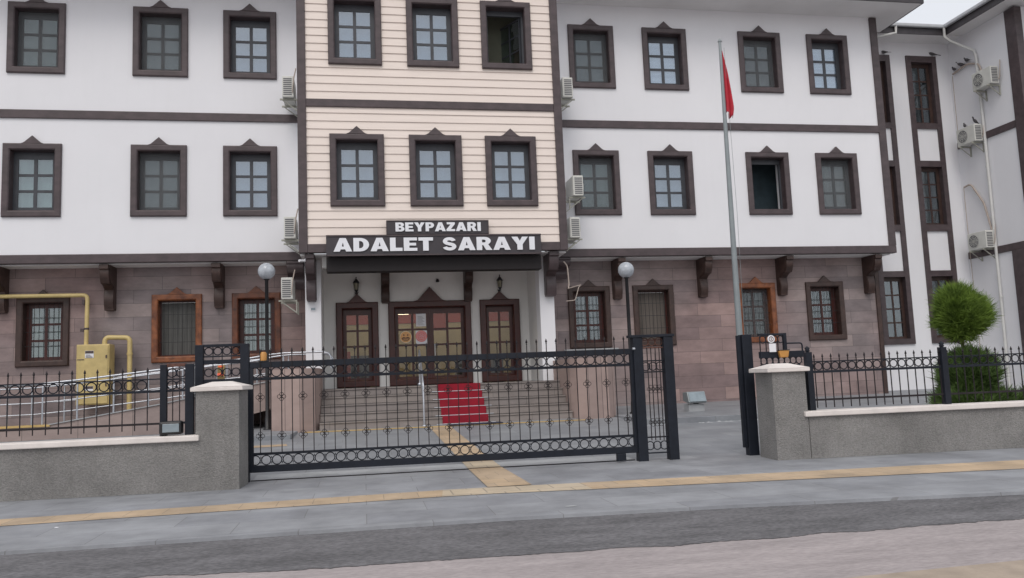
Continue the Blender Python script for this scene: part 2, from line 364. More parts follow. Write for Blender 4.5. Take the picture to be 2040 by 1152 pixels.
# guiding strips
TF = [(-30, 10.0), (-4, 10.02), (-1.27, 10.04), (.92, 10.08), (1.45, 10.05), (2.05, 9.98), (2.6, 9.92), (4.37, 9.75), (8.43, 9.36), (30, 7.2)]
TN = [(-30, 9.5), (-3.8, 9.51), (-1.2, 9.52), (.86, 9.52), (1.45, 9.49), (2.05, 9.40), (2.6, 9.32), (4.07, 9.13), (7.75, 8.65), (30, 6.0)]
for a, b, m, z in ((0, 3, 'tactile', .005), (3, 6, 'tacpale', .0053), (6, 9, 'tactile', .0056)):
    sheet('tactile_strip', TF[a:b+1]+TN[a:b+1][::-1], z, M[m])
sheet('tactile_path', [(1.47, 10.06), (2.02, 10.02), (2.0, 12.25), (1.5, 12.25)], .009, M['tactile'])
sheet('tactile_path', [(1.50, 12.9), (1.99, 12.88), (1.95, 19.0), (1.47, 19.15)], 0, M['tactile'], lambda x, y: zc(x, y)+.006)
sheet('tactile_path', [(1.50, 12.25), (2.0, 12.25), (1.99, 12.88), (1.50, 12.9)], 0, M['tacpale'], lambda x, y: zc(x, y)+.010)
sheet('yellow_border', [(-1.35, 19.12), (5.15, 18.78), (5.2, 19.0), (-1.35, 19.36)], 0, M['yellow'], lambda x, y: zc(x, y)+.007)
sheet('tactile_path', [(-3.9, 16.9), (-1.55, 17.0), (-1.5, 16.65), (-3.9, 16.55)], 0, M['tactile'], lambda x, y: zc(x, y)+.006)
# raised pavements against the building
def slab(name, poly, z0, z1, m):
    mb = MB(); mb.prism(poly, 'z', z0, z1); return struct(mb.build(name, M[m], bevel=.01))
slab('raised_pavement', [(6.05, 17.1), (9.5, 17.0), (40, 16.2), (40, 24), (6.05, 24)], 0, .30, 'court')
slab('raised_pavement', [(-40, 17.9), (-1.55, 17.9), (-1.5, 19.2), (-2.15, 19.7), (-2.15, 24), (-40, 24)], 0, .31, 'court')
mb = MB()
for k in range(26):                                       # broken mortar along the kerb
    x = random.uniform(7.1, 9.6); y = 16.98+random.uniform(-.14, -.02); r = random.uniform(.02, .07)
    z = zc(x, y); mb.add([(x-r, y-r*.5, z), (x+r, y-r*.6, z), (x+r*.8, y+r*.6, z), (x-r*.7, y+r*.5, z), (x, y, z+r*.5)], [(0, 1, 4), (1, 2, 4), (2, 3, 4), (3, 0, 4)])
tag(mb.build('rubble', M['concrete']), kind='stuff', label='crumbled mortar along the raised kerb by the wall', cat='rubble')
slab('planting_bed', [(8.0, 11.2), (40, 8.9), (40, 14.2), (8.0, 14.2)], -.02, .12, 'soil')

# ------------------------------------------------------------------ courthouse
B = empty('courthouse', (2, YW, 0), 'white three storey courthouse with brown timber trim and cream boarded centre bay', 'building')
FW, FH, FB = 1.37, 1.89, .17                              # upper window surround
UP = [('L1a', -8.09, 1, 'green'), ('L1b', -5.09, 1, 'grey'), ('L1c', -2.83, 1, 'blue'),
      ('L2a', -8.12, 0, 'green'), ('L2b', -5.11, 0, 'grey'), ('L2c', -2.84, 0, 'blue'),
      ('R1a', 6.67, 1, 'grey'), ('R1b', 8.92, 1, 'blind'), ('R1c', 11.95, 1, 'dull'), ('R1d', 14.2, 1, 'blind'),
      ('R2a', 6.64, 0, 'green'), ('R2b', 8.88, 0, 'pale'), ('R2c', 11.93, 0, 'open'), ('R2d', 14.19, 0, 'beige')]
BAY = [('B1a', -.06, 1, 'blue'), ('B1b', 1.96, 1, 'blue'), ('B1c', 3.94, 1, 'openleaf'),
       ('B2a', -.06, 0, 'pale'), ('B2b', 1.95, 0, 'beige2'), ('B2c', 3.94, 0, 'pale')]
GR = [('GLa', -8.04, 'sheer', 'brown_g'), ('GLb', -4.80, 'screen', 'varnish'), ('GLc', -2.79, 'sheer2', 'semivar'),
      ('GRa', 6.43, 'drape', 'brown_g'), ('GRb', 8.38, 'screen2', 'brown_g'), ('GRc', 11.62, 'grillgrey', 'varnish'), ('GRd', 13.88, 'drape', 'brown_g')]
ZR = {1: 9.515, 0: 5.785}
CUR['beige2'] = CUR['pale']; CUR['openleaf'] = CUR['open']; CUR['sheer2'] = CUR['sheer']; CUR['grillgrey'] = CUR['screen3']
GW, GH, GB_, GZ = 1.25, 1.78, .16, 2.06

def surround_mb(w, h, b, ped=.25, ph=.17, t=.07):         # local: centre bottom at origin, wall face at y=0, front to -t
    mb = MB(); x = w/2
    prof = [(0, 0), (0, -t*.75), (.02, -t), (b-.03, -t), (b, -t*.6), (b, .20)]   # (inset, y)
    rings = []
    for ins, y in prof: rings.append([(-x+ins, y, ins), (x-ins, y, ins), (x-ins, y, h-ins), (-x+ins, y, h-ins)])
    vs = [p for r in rings for p in r]; fs = []
    for i in range(len(rings)-1):
        for j in range(4): fs.append((i*4+j, i*4+(j+1) % 4, (i+1)*4+(j+1) % 4, (i+1)*4+j))
    mb.add(vs, fs)
    poly = [(-ped*1.1, h-.01), (-ped*.86, h+.012), (-ped*.74, h+.03), (0, h+ph), (ped*.74, h+.03), (ped*.86, h+.012), (ped*1.1, h-.01)]
    mb.prism(poly, 'y', -t-.004, 0)
    return mb
def sash_mb(w, h, side=.11, topb=.17, bot=.11, nx=2, nz=3, mun=.045, y=.2):
    mb = MB(); x = w/2
    mb.box(-x, -x+side, y, y+.05, 0, h); mb.box(x-side, x, y, y+.05, 0, h)
    mb.box(-x+side, x-side, y+.002, y+.048, 0, bot); mb.box(-x+side, x-side, y+.002, y+.048, h-topb, h)
    iw, ih = w-2*side, h-topb-bot
    for i in range(1, nx): mb.box(-x+side+iw*i/nx-mun*.6, -x+side+iw*i/nx+mun*.6, y+.008, y+.04, bot, h-topb)
    for j in range(1, nz): mb.box(-x+side, x-side, y+.012, y+.036, bot+ih*j/nz-mun/2, bot+ih*j/nz+mun/2)
    return mb
def q_mb(w, z0, z1, y):
    mb = MB(); mb.box(-w/2, w/2, y, y+.006, z0, z1); return mb
def window_set(w, h, b, ped, ph, nx=2, nz=3, **k):
    ow, oh = w-2*b+.02, h-2*b+.02
    def shift(mb): return mb.xf(Matrix.Translation((0, 0, b-.01)))
    return dict(surround=surround_mb(w, h, b, ped, ph), sash=shift(sash_mb(ow, oh, nx=nx, nz=nz, **k)), pane=shift(q_mb(ow-.1, .05, oh-.05, .222)), curtain=shift(q_mb(ow, .0, oh, .33)))
PROTO = {}
def proto(key, spec):
    PROTO[key] = {}
    for k, mb in spec.items():
        me = bpy.data.meshes.new(k)
        me.from_pydata(mb.v, [], mb.f); me.materials.append(M['sash']); me.update()
        import bmesh
        bm = bmesh.new(); bm.from_mesh(me); bmesh.ops.recalc_face_normals(bm, faces=bm.faces); bm.to_mesh(me); bm.free()
        PROTO[key][k] = me
proto('up', window_set(FW, FH, FB, .25, .20, side=.125, topb=.19, bot=.13, mun=.07))
proto('gr', window_set(GW, GH, GB_, .24, .19, side=.13, topb=.12, bot=.1, mun=.06))
def inst(name, me, m, parent, loc=(0, 0, 0)):
    o = bpy.data.objects.new(name, me); COL.objects.link(o); o.parent = parent; o.location = loc
    o.material_slots[0].link = 'OBJECT'; o.material_slots[0].material = m; return o
def window(key, x, y, z, frame_m, state, label=None, sash_m='sash', grille=False):
    P = PROTO[key]; org = ORG[B]
    wn = inst('window', P['surround'], M[frame_m], B, (x-org[0], y-org[1], z-org[2]))
    if frame_m == 'brown' or frame_m.startswith('brown'): pass
    bv = wn.modifiers.new('bevel', 'BEVEL'); bv.width = .006; bv.segments = 1; bv.limit_method = 'ANGLE'
    if label: wn['label'] = label
    if state not in ('open', 'openleaf', 'screen', 'screen2'):
        inst('sash', P['sash'], M[sash_m], wn)
        inst('pane', P['pane'], M['glassb' if state in ('blue', 'pale', 'beige2', 'blind') else 'glass'], wn)
        cu_ = inst('curtain', P['curtain'], CUR[state], wn, (0, -.07 if state == 'blind' else 0, 0))
        if state in ('grey', 'dull', 'green', 'beige', 'grillgrey') and not (key == 'up' and x < -7 and z < 7):
            inst('insect_screen', P['curtain'], M['mesh'], wn, (0, -.16, 0))
    elif state.startswith('screen'):
        mb = MB(); ow, oh = GW-2*GB_+.02, GH-2*GB_+.02; zb = GB_-.01
        for a in ((-ow/2, -ow/2+.05, 0, oh), (ow/2-.05, ow/2, 0, oh), (-ow/2+.05, ow/2-.05, 0, .05), (-ow/2+.05, ow/2-.05, oh-.05, oh)): mb.box(a[0], a[1], .17, .2, zb+a[2], zb+a[3])
        s = mb.build('screen_frame', M[sash_m]); s.parent = wn
        inst('screen', P['pane'], CUR[state], wn)
    else:
        ow, oh = FW-2*FB+.02, FH-2*FB+.02; zb = FB-.01
        mb = MB()
        for a in ((-ow/2, -ow/2+.06, 0, oh), (ow/2-.06, ow/2, 0, oh), (-ow/2+.06, ow/2-.06, 0, .06), (-ow/2+.06, ow/2-.06, oh-.15, oh)): mb.box(a[0], a[1], .2, .27, zb+a[2], zb+a[3])
        s = mb.build('frame', M['sash']); s.parent = wn
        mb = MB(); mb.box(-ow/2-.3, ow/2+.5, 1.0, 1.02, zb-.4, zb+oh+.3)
        s = mb.build('room_wall', CUR['open'] if state == 'openleaf' else M['dark']); s.parent = wn  # dark sheet; the unlit room's shade is put into its colour
        if state == 'openleaf':                           # leaf swung inwards on its right hinge
            lw = ow-.12
            mb = sash_mb(lw, oh-.22, side=.05, topb=.05, bot=.05, y=0); mb.xf(Matrix.Translation((ow/2-.07, .26, zb+.07)) @ Matrix.Rotation(rad(118), 4, 'Z') @ Matrix.Translation((lw/2, -.02, 0)))
            s = mb.build('open_leaf', M['sash']); s.parent = wn
            mb = q_mb(lw-.06, .03, oh-.25, .01); mb.xf(Matrix.Translation((ow/2-.07, .26, zb+.07)) @ Matrix.Rotation(rad(118), 4, 'Z') @ Matrix.Translation((lw/2, -.0, 0)))
            s = mb.build('leaf_pane', M['glass']); s.parent = wn
    if grille:
        mb = MB(); ow, oh = GW-2*GB_, GH-2*GB_; zb = GB_
        n = 8
        for i in range(1, n): mb.tube([(-ow/2+ow*i/n, .07, zb), (-ow/2+ow*i/n, .07, zb+oh)], .006, 5)
        for j in (.25, .5, .75): mb.bar((-ow/2, .07, zb+oh*j), (ow/2, .07, zb+oh*j), .012, .012)
        s = mb.build('grille', M['black']); s.parent = wn
    return wn
def hole(x, z, w, h, b): return (x-w/2+b-.02, x+w/2-b+.02, z+b-.02, z+h-b+.02)

XL, XR, BX0, BX1 = -16.0, 15.93, -1.53, 5.38
# upper walls
upl = [hole(x, ZR[r], FW, FH, FB) for n, x, r, s in UP]
mb = MB(); wall_holes(mb, XL, BX0+.1, 4.62, 12.04, YW, .5, [h for h in upl if h[1] < 0])
mb.box(XL, BX0, YW+.5, YW+.52, 4.62, 12.04); mb.build('upper_wall', M['white'], B)
mb = MB(); wall_holes(mb, BX1-.1, XR-.02, 4.62, 12.04, YW, .5, [h for h in upl if h[0] > 0])
mb.box(BX1, XR-.1, YW+1.5, YW+1.52, 4.62, 12.04)
mb.add([(XR-.02, YW, 4.62), (XR-.02, YL, 4.62), (XR-.02, YL, 12.04), (XR-.02, YW, 12.04)], [(0, 1, 2, 3)])
mb.build('upper_wall', M['white'], B)
# dark rooms behind the glass
# ground floor stone walls
gh = [hole(x, GZ, GW, GH, GB_) for n, x, s, f in GR]
mb = MB(); wall_holes(mb, XL, -1.45, .2, 4.62, YG, .5, [h for h in gh if h[1] < 0]); mb.build('stone_wall', M['stone'], B)
mb = MB(); wall_holes(mb, 5.12, 15.72, .2, 4.62, YG, .5, [h for h in gh if h[0] > 0])
mb.add([(15.72, YG, .2), (15.72, YL, .2), (15.72, YL, 4.62), (15.72, YG, 4.62)], [(0, 1, 2, 3)]); mb.build('stone_wall', M['stone'], B)
# underside of the overhang
mb = MB(); mb.box(XL, BX0+.2, YW+.12, YG+.05, 4.575, 4.62); mb.build('overhang_soffit', M['soffit'], B)
mb = MB(); mb.box(BX1-.2, XR-.1, YW+.12, YG+.6, 4.575, 4.62); mb.build('overhang_soffit', M['soffit'], B)
# bands
def beam(x0, x1, y0, y1, z0, z1, name='timber_band', m='brown', bev=.012): 
    mb = MB(); mb.box(x0, x1, y0, y1, z0, z1); return mb.build(name, M[m], B, bevel=bev)
for x0, x1 in ((XL, BX0+.01), (BX1-.01, XR-.2)):
    beam(x0, x1, YW-.05, YW+.03, 8.335, 8.555)
for x0, x1 in ((XL, BX0+.01), (BX1-.01, XR)):
    beam(x0, x1, YW-.06, YW+.14, 4.60, 4.825)
beam(XR-.22, XR+.01, YW-.055, YW+.16, 4.826, 12.02, 'corner_post')
beam(15.6, 15.735, YG-.05, YG+.1, .3, 4.57, 'corner_trim', 'brown_g')
# bay
BT = 13.2
mb = MB(); bh = [hole(x, ZR[r], FW, FH, FB) for n, x, r, s in BAY]
wall_holes(mb, BX0, BX1, 4.62, BT, YB+.03, .5, bh)
mb.box(BX0, BX0+.02, YB+.03, YD, 4.62, BT); mb.box(BX1-.02, BX1, YB+.03, YD, 4.62, BT)
mb.build('bay_wall', M['white'], B)
mb = MB(); pit = .2128                                    # clapboards, cut round the windows
outer = [(x-FW/2+.03, x+FW/2-.03, ZR[r]+.03, ZR[r]+FH-.03) for n, x, r, s in BAY]
for lo, hi in ((4.83, 8.385), (8.59, BT)):
    k = 0
    while True:
        z0 = lo+k*pit
        if z0 >= hi-.02: break
        z1 = min(z0+pit, hi); k += 1
        br = sorted({z0, z1, *[z for o in outer for z in o[2:] if z0 < z < z1]})
        for za, zb_ in zip(br, br[1:]):
            iv = [(BX0+.2, BX1-.2)]
            for o in outer:
                if o[2] < (za+zb_)/2 < o[3]:
                    nv = []
                    for a, b in iv:
                        if o[0] > a and o[1] < b: nv += [(a, o[0]), (o[1], b)]
                        else: nv.append((a, b))
                    iv = nv
            ya = YB-.022+.024*(za-z0)/pit; yb = YB-.022+.024*(zb_-z0)/pit
            for a, b in iv:
                mb.add([(a, ya, za), (b, ya, za), (b, yb, zb_), (a, yb, zb_)], [(0, 1, 2, 3)])
                if za == z0: mb.add([(a, ya, za), (b, ya, za), (b, YB+.03, za), (a, YB+.03, za)], [(0, 1, 2, 3)])
mb.build('clapboard_cladding', M['siding'], B)
beam(BX0, BX0+.215, YB-.06, YB+.16, 4.61, BT, 'corner_post'); beam(BX1-.215, BX1, YB-.06, YB+.16, 4.61, BT, 'corner_post')
beam(BX0+.216, BX1-.216, YB-.05, YB+.03, 8.385, 8.59); beam(BX0+.216, BX1-.216, YB-.055, YB+.14, 4.61, 4.83)
mb = MB(); mb.box(BX0+.02, BX1-.02, YB+.14, YD+.1, 4.56, 4.60); mb.build('porch_ceiling', M['soffit'], B)
# porch beam behind the sign
beam(-.87, 4.65, YB+.0, YB+.35, 4.12, 4.50, 'porch_beam', 'beamdark')
mb = MB(); mb.box(-.99, 4.72, YB+.35, YB+.6, 4.28, 4.56); mb.build('porch_lintel', M['porch'], B)
# pillars and porch walls
for x0, x1 in ((-1.45, -1.05), (4.74, 5.14)):
    mb = MB(); mb.box(x0, x1, 21.4, 21.9, .3, 4.56); mb.build('porch_pillar', M['white'], B, bevel=.01)
dh = [(-.72+.1, .43-.1, 1.2, 3.46), (.72+.1, 3.05-.1, 1.2, 3.46), (3.31+.1, 4.46-.1, 1.2, 3.46)]
mb = MB(); wall_holes(mb, -1.45, 5.14, .3, 4.56, YD, .35, dh); mb.build('porch_wall', M['porch'], B)
for x0, x1 in ((-1.45, -1.05), (4.74, 5.14)): MB().box(x0, x1, 21.9, YD, .3, 4.56).build('porch_side_wall', M['porch'], B)
# windows
WL = dict(L1a='top floor window leftmost on the left wing', R1b='top floor window with white blind', R1d='top floor window with white blind by the corner', R2c='open dark window', B1c='open window with leaf swung inwards', R2a='window with grey green curtain')
for n, x, r, s in UP: window('up', x, YW, ZR[r], 'brown', s, WL.get(n))
for n, x, r, s in BAY: window('up', x, YB-.02, ZR[r], 'brown', s, WL.get(n))
GWL = dict(GLb='orange varnished window surround with insect screen', GRc='window in worn orange varnish', GLc='window with half worn varnish')
for n, x, s, f in GR: window('gr', x, YG, GZ, f, s, GWL.get(n), 'door', True)
# window sill slab under right ground window
beam(5.62, 7.22, YG-.1, YG, 1.98, 2.04, 'sill', 'concrete')
# corbels under the overhangs
def corbel_poly(d, h):                                    # (y from wall outward negative, z from top)
    pts = [(0, 0), (-d, 0), (-d*1.0, -.10*h)]
    for i in range(9):
        a = math.pi*i/8; pts.append((-d*(.93-.02*i)-.04*sn(a), -h*(.12+.30*i/8)))
    for i in range(1, 7): t = i/6; pts.append((-d*(.77-.47*t), -h*(.42+.12*t*t)))
    for i in range(1, 9): t = i/8; pts.append((-d*(.30-.02*t)-.05*sn(math.pi*t), -h*(.54+.42*t)))
    pts += [(-d*.27, -h), (0, -h)]
    return pts
def corbel(x, w, y, ztop, d, h, m='brown_g'):
    mb = MB(); mb.prism([(y+a, ztop+b) for a, b in corbel_poly(d, h)], 'x', x-w/2, x+w/2)
    mb.prism([(y+a*.9, ztop+b*.97) for a, b in corbel_poly(d, h)], 'x', x-w/2-.015, x-w/2); mb.prism([(y+a*.9, ztop+b*.97) for a, b in corbel_poly(d, h)], 'x', x+w/2, x+w/2+.015)
    return mb.build('corbel', M[m], B, bevel=.008)
for x in (-8.98, -6.42, -3.72, 7.27, 9.9, 12.45, 15.35): corbel(x, .22, YG, 4.57, .70, 1.13)
corbel(-1.72, .42, YG-.2, 4.59, .55, .7, 'brown'); corbel(5.55, .42, YG-.2, 4.59, .52, .55, 'brown')
corbel(-1.28, .22, 21.4, 4.60, .75, 1.14, 'brown'); corbel(5.02, .26, 21.4, 4.60, .75, 1.14, 'brown')
corbel(.64, .2, YD, 4.40, .55, .88); corbel(2.98, .2, YD, 4.40, .55, .88)
# doors
def dframe(x0, x1, z0, z1, ped, ph, nx, nz, leaves):
    w, h = x1-x0, z1-z0; org = ORG[B]
    mb = surround_mb(w, h, .19, ped, ph, .09); mb.xf(Matrix.Translation(((x0+x1)/2, YD, z0)))
    d = mb.build('door', M['door'], B, bevel=.006); 
    ow = (w-.36)/leaves
    for i in range(leaves):
        s = sash_mb(ow-.004, h-.24, side=.10, topb=.16, bot=.20, nx=nx, nz=nz, mun=.055, y=.12)
        cx = x0+.18+ow*(i+.5); s.xf(Matrix.Translation((cx, YD, z0+.05))); s.build('door_leaf', M['door'], d)
        g = q_mb(ow-.1, .1, h-.34, .14); g.xf(Matrix.Translation((cx, YD, z0+.05))); g.build('pane', M['glassd'], d)
    return d
d1 = dframe(-.73, .43, 1.21, 3.57, .29, .24, 2, 4, 1); d3 = dframe(3.31, 4.47, 1.21, 3.57, .29, .24, 2, 4, 1)
d2 = dframe(.71, 3.05, 1.20, 3.57, .46, .40, 2, 4, 2)
mb = MB(); mb.tube([(2.0, YD+.05, 2.0), (2.0, YD+.05, 2.35)], .015, 8); mb.tube([(2.0, YD+.05, 2.02), (2.0, YD+.12, 2.02)], .012, 6); mb.tube([(2.0, YD+.05, 2.33), (2.0, YD+.12, 2.33)], .012, 6)
mb.build('handle', M['steel'], d2)
# hall behind the doors
mb = MB(); mb.box(-3, 6.6, 23.36, 23.38, .3, 1.2); mb.box(-3.02, -3, 23.36, 29, 1.1, 4.2); mb.box(6.6, 6.62, 23.36, 29, 1.1, 4.2)
mb.box(-3, 6.6, 29, 29.02, 1.1, 4.18); mb.box(-3, 6.6, 23.4, 29, 4.18, 4.2); mb.build('hall_wall', M['wallcream'], B)
mb = MB(); mb.box(-3, 6.6, 28.96, 28.98, 3.36, 3.72); mb.box(2.25, 2.75, 26.5, 26.9, 2.95, 3.5); mb.box(-1.2, -.4, 25.6, 26.0, 1.2, 2.3); mb.box(3.4, 3.9, 26.6, 27, 1.2, 3.5); mb.build('hall_red_band', M['wallred'], B)
mb = MB(); mb.box(-3, 6.6, 23.36, 29, 1.15, 1.18); mb.build('hall_floor', M['floorin'], B)
mb = MB(); mb.box(1.02, 1.45, 25.9, 26.1, 3.45, 3.53); mb.box(-1.5, 5.5, 24.6, 24.9, 4.10, 4.14); mb.box(-1.5, 5.5, 27.4, 27.7, 4.14, 4.17); mb.build('hall_tube_light', M['led'], B)  # short tube is visible; two long ceiling boxes are added unseen to brighten the hall
mb = MB(); mb.box(-.6, .2, 26.5, 27.2, 1.18, 2.2); mb.box(2.9, 3.6, 25.5, 26.2, 1.18, 2.0); mb.box(3.9, 4.2, 24.5, 25.1, 1.18, 1.9); mb.build('hall_counter', M['sash'], B, bevel=.02)
# eaves, roof
def roof_block(x0, x1, y0, y1, z, rise, name='roof'):
    mb = MB(); mb.add([(x0, y0, z), (x1, y0, z), (x1, y1, z), (x0, y1, z), (x0+4, (y0+y1)/2, z+rise), (x1-4, (y0+y1)/2, z+rise)], [(0, 1, 5, 4), (1, 2, 5), (2, 3, 4, 5), (3, 0, 4)])
    return mb.build(name, M['roof'], B)
for x0, x1 in ((XL, BX0-.01), (BX1+.01, 16.82)):  # left run lies out of view, included because it blocks light
    mb = MB(); mb.box(x0, x1-.03, 20.72, YL+.3, 12.035, 12.07); mb.build('eave_soffit', M['soffit'], B)
mb = MB(); mb.box(XL, 16.82, 20.68, 20.715, 12.03, 12.28); mb.box(16.785, 16.82, 20.716, 22.7, 12.03, 12.28); mb.build('fascia', M['fascia'], B)
roof_block(XL, 16.9, 20.6, 33, 12.29, 2.6)
mb = MB(); mb.box(BX0-.7, BX1+.7, 19.7, 24, BT, BT+.25); mb.build('bay_eave', M['soffit'], B)  # eave out of view, added for the shade it throws
mb = MB(); mb.add([(BX0-.8, 19.6, BT+.26), (BX1+.8, 19.6, BT+.26), ((BX0+BX1)/2, 19.6, BT+2), (BX0-.8, 27, BT+.26), (BX1+.8, 27, BT+.26), ((BX0+BX1)/2, 27, BT+2)], [(0, 1, 2), (3, 5, 4), (0, 2, 5, 3), (1, 4, 5, 2), (0, 3, 4, 1)])
mb.build('bay_roof', M['roof'], B)
# ---- link with tall window strips, and the side wing
XS = 19.85
strips = [(16.44, 17.56), (18.18, 19.31)]
wz = [(9.23, 11.35), (5.78, 7.74), (2.05, 4.06)]
mb = MB(); lh = [(a+.10, b-.10, z0-.1, z1+.1) for a, b in strips for z0, z1 in wz]
wall_holes(mb, 15.7, XS, .2, 12.04, YL, .4, lh); mb.build('link_wall', M['white'], B)
for a, b in strips:
    mb = MB()
    for x0, x1 in ((a, a+.17), (b-.17, b)): mb.box(x0, x1, YL-.06, YL+.30, 1.87, 11.57)
    for z0, z1 in ((1.87, 2.05), (4.06, 4.25), (5.56, 5.78), (7.74, 7.94), (9.04, 9.23), (11.35, 11.57)): mb.box(a+.17, b-.17, YL-.055, YL+.29, z0, z1)
    st = mb.build('window_strip_frame', M['brown'], B)
    for z0, z1 in wz:
        w_, h_ = b-a-.34, z1-z0; T = Matrix.Translation(((a+b)/2, YL, z0))
        sash_mb(w_, h_, side=.11, topb=.13, bot=.08, nx=2, nz=4, mun=.05, y=.12).xf(T).build('sash', M['brown_g'], st)
        q_mb(w_-.1, .05, h_-.05, .14).xf(T).build('pane', M['glass'], st); q_mb(w_, 0, h_, .24).xf(T).build('curtain', CUR['link'], st)
YC = 20.6
mb = MB(); mb.add([(XS, YL, .2), (XS, YC, .2), (XS, YC, 12.04), (XS, YL, 12.04)], [(0, 1, 2, 3)]); mb.add([(XS, YC, .2), (30, YC, .2), (30, YC, 12.04), (XS, YC, 12.04)], [(0, 1, 2, 3)])
mb.build('side_wing_wall', M['white'], B)
beam(XS-.05, XS+.2, YC-.05, YC+.36, 4.83, 12.02, 'corner_post'); beam(XS-.055, XS+.2, YC+.2, 21.62, .3, 4.6, 'corner_post')
beam(XS-.05, XS+.02, YC+.361, 23.45, 8.335, 8.555); beam(XS-.05, XS+.02, YC-.01, 23.45, 4.60, 4.826)
mb = MB(); mb.box(16.2, XS+.1, 22.82, YL+.3, 12.036, 12.07); mb.box(19.24, 32, 19.3, YL+.3, 12.075, 12.10); mb.build('eave_soffit', M['soffit'], B)
mb = MB(); mb.box(16.5, 19.2, 22.78, 22.815, 12.03, 12.30); mb.box(19.2, 19.235, 19.3, 22.81, 12.03, 12.30); mb.box(19.2, 32, 19.26, 19.295, 12.03, 12.30); mb.build('fascia', M['fascia'], B)
mb = MB(); mb.box(16.5, 19.1, 22.66, 22.775, 12.24, 12.36); mb.box(19.08, 19.195, 19.2, 22.775, 12.24, 12.36); mb.box(19.08, 32, 19.14, 19.255, 12.24, 12.36)
mb.build('gutter', M['gutter'], B, bevel=.03)
mb = MB(); mb.add([(16, 22.7, 12.3), (19.2, 22.7, 12.3), (32, 22.7, 12.3), (32, 30, 15), (16, 30, 15)], [(0, 1, 2, 3, 4)]); mb.add([(19.15, 19.2, 12.31), (19.15, 30, 12.31), (25, 30, 15.2), (25, 24, 15.2)], [(0, 1, 2, 3)]); mb.build('roof', M['roof'], B)
# downpipes: from the gutter corner across and down the side wing
mb = MB(); mb.tube([(19.12, 22.7, 12.25), (19.12, 22.72, 11.95), (19.3, 22.7, 11.8), (19.76, 22.25, 11.3), (19.77, 22.2, 11.1), (19.77, 22.18, 8.5), (19.77, 22.2, 4.7), (19.77, 22.24, .3)], .045, 10)
for z in (10.2, 7.4, 3.2): mb.lathe([(.055, 0), (.055, .04)], (19.77, 22.2, z), 10)
mb.build('downpipe', M['pipew'], B)
mb = MB(); mb.tube([(17.35, 22.72, 12.25), (17.35, 22.74, 12.02), (16.95, 22.76, 11.93), (16.3, 23.0, 11.85)], .045, 8); mb.build('downpipe', M['pipew'], B)
# air vents low in the stone wall
mb = MB(); 
for k in range(6): mb.box(6.75, 6.98, YG-.02, YG+.0, .72+.075*k, .76+.075*k)
mb.build('wall_vent', M['black'], B)

# ------------------------------------------------------------------ entrance stairs
S = empty('entrance_stairs', (2, 19.5, .26), 'grey stone entrance stairs of five risers between pink stone cheek walls', 'stairs')
mb = MB(); Z0, RS = .26, .188
for k in range(5):
    y = 19.5+.3*k; z = Z0+RS*(k+1)
    mb.box(-1.03, 5.02, y, 21.0 if k < 4 else 23.4, z-RS+(.002 if k else -.2), z-.035)
    mb.box(-1.03, 5.02, y-.025, y+.32 if k < 4 else 23.4, z-.034, z)
mb.build('steps', M['step'], S, bevel=.006)
for sx, nm in ((1, 0), (-1, 1)):
    if sx == 1: poly = [(-2.15, 19.75), (-1.85, 19.5), (-1.43, 19.36), (-1.12, 19.55), (-1.035, 19.85), (-1.035, 21.39), (-2.15, 21.39)]
    else: poly = [(5.025, 21.39), (5.025, 19.6), (5.12, 19.25), (5.3, 19.08), (5.85, 19.10), (6.1, 19.4), (6.1, 22.49), (5.15, 22.49), (5.15, 21.39)]
    mb = MB(); mb.prism(poly, 'z', .15, 1.72); cw = mb.build('cheek_wall', M['stone2'], S)
C_ = empty('red_carpet', (2.35, 19.5, .26), 'bright red carpet laid over the entrance steps with steel rods', 'carpet')
prof = []
for k in range(5):
    y = 19.5+.3*k; z = Z0+RS*(k+1); prof += [(y-.034, z-RS+.004 if k else Z0), (y-.034, z+.008)]
prof.append((20.9, Z0+RS*5+.008))
mb = MB()
for (ya, za), (yb, zb2) in zip(prof, prof[1:]): mb.bar((2.37, ya, za), (2.37, yb, zb2), 1.10, .012, up=(0, -1, .3) if abs(zb2-za) > .1 else (0, 0, 1))
mb.build('carpet_runner', M['red'], C_)
for k in range(5):
    y = 19.5+.3*k-.048; z = Z0+RS*k+.02; mb = MB(); mb.tube([(1.68, y, z), (3.1, y, z)], .011, 8); mb.build('stair_rod', M['steel'], C_)
mb = MB(); mb.box(1.95, 3.2, 18.98, 19.42, 0, .02); mb.xf(Matrix.Translation((0, 0, .262))); tag(mb.build('door_mat', M['mat'], bevel=.005), 'dark navy mat at the foot of the red carpet', 'mat')
Hn = empty('stair_handrail', (1.38, 19.5, .26), 'steel handrail standing on the entrance steps left of the carpet', 'handrail')
mb = MB(); mb.tube([(1.38, 19.42, .26), (1.38, 19.42, 1.2), (1.38, 19.46, 1.28), (1.40, 20.75, 2.1), (1.40, 20.85, 2.1), (1.40, 20.88, 2.0), (1.40, 20.88, 1.2)], .022, 10); mb.build('rail', M['steel'], Hn)
mb = MB(); mb.tube([(1.38, 19.42, .8), (1.40, 20.88, 1.7)], .016, 8); mb.build('rail', M['steel'], Hn)
mb = MB(); mb.lathe([(.05, 0), (.05, .02), (.025, .025)], (1.38, 19.42, .262), 12); mb.lathe([(.045, 0), (.06, .04), (.03, .07)], (1.4, 20.88, 1.205), 12); mb.build('foot', M['steel'], Hn)

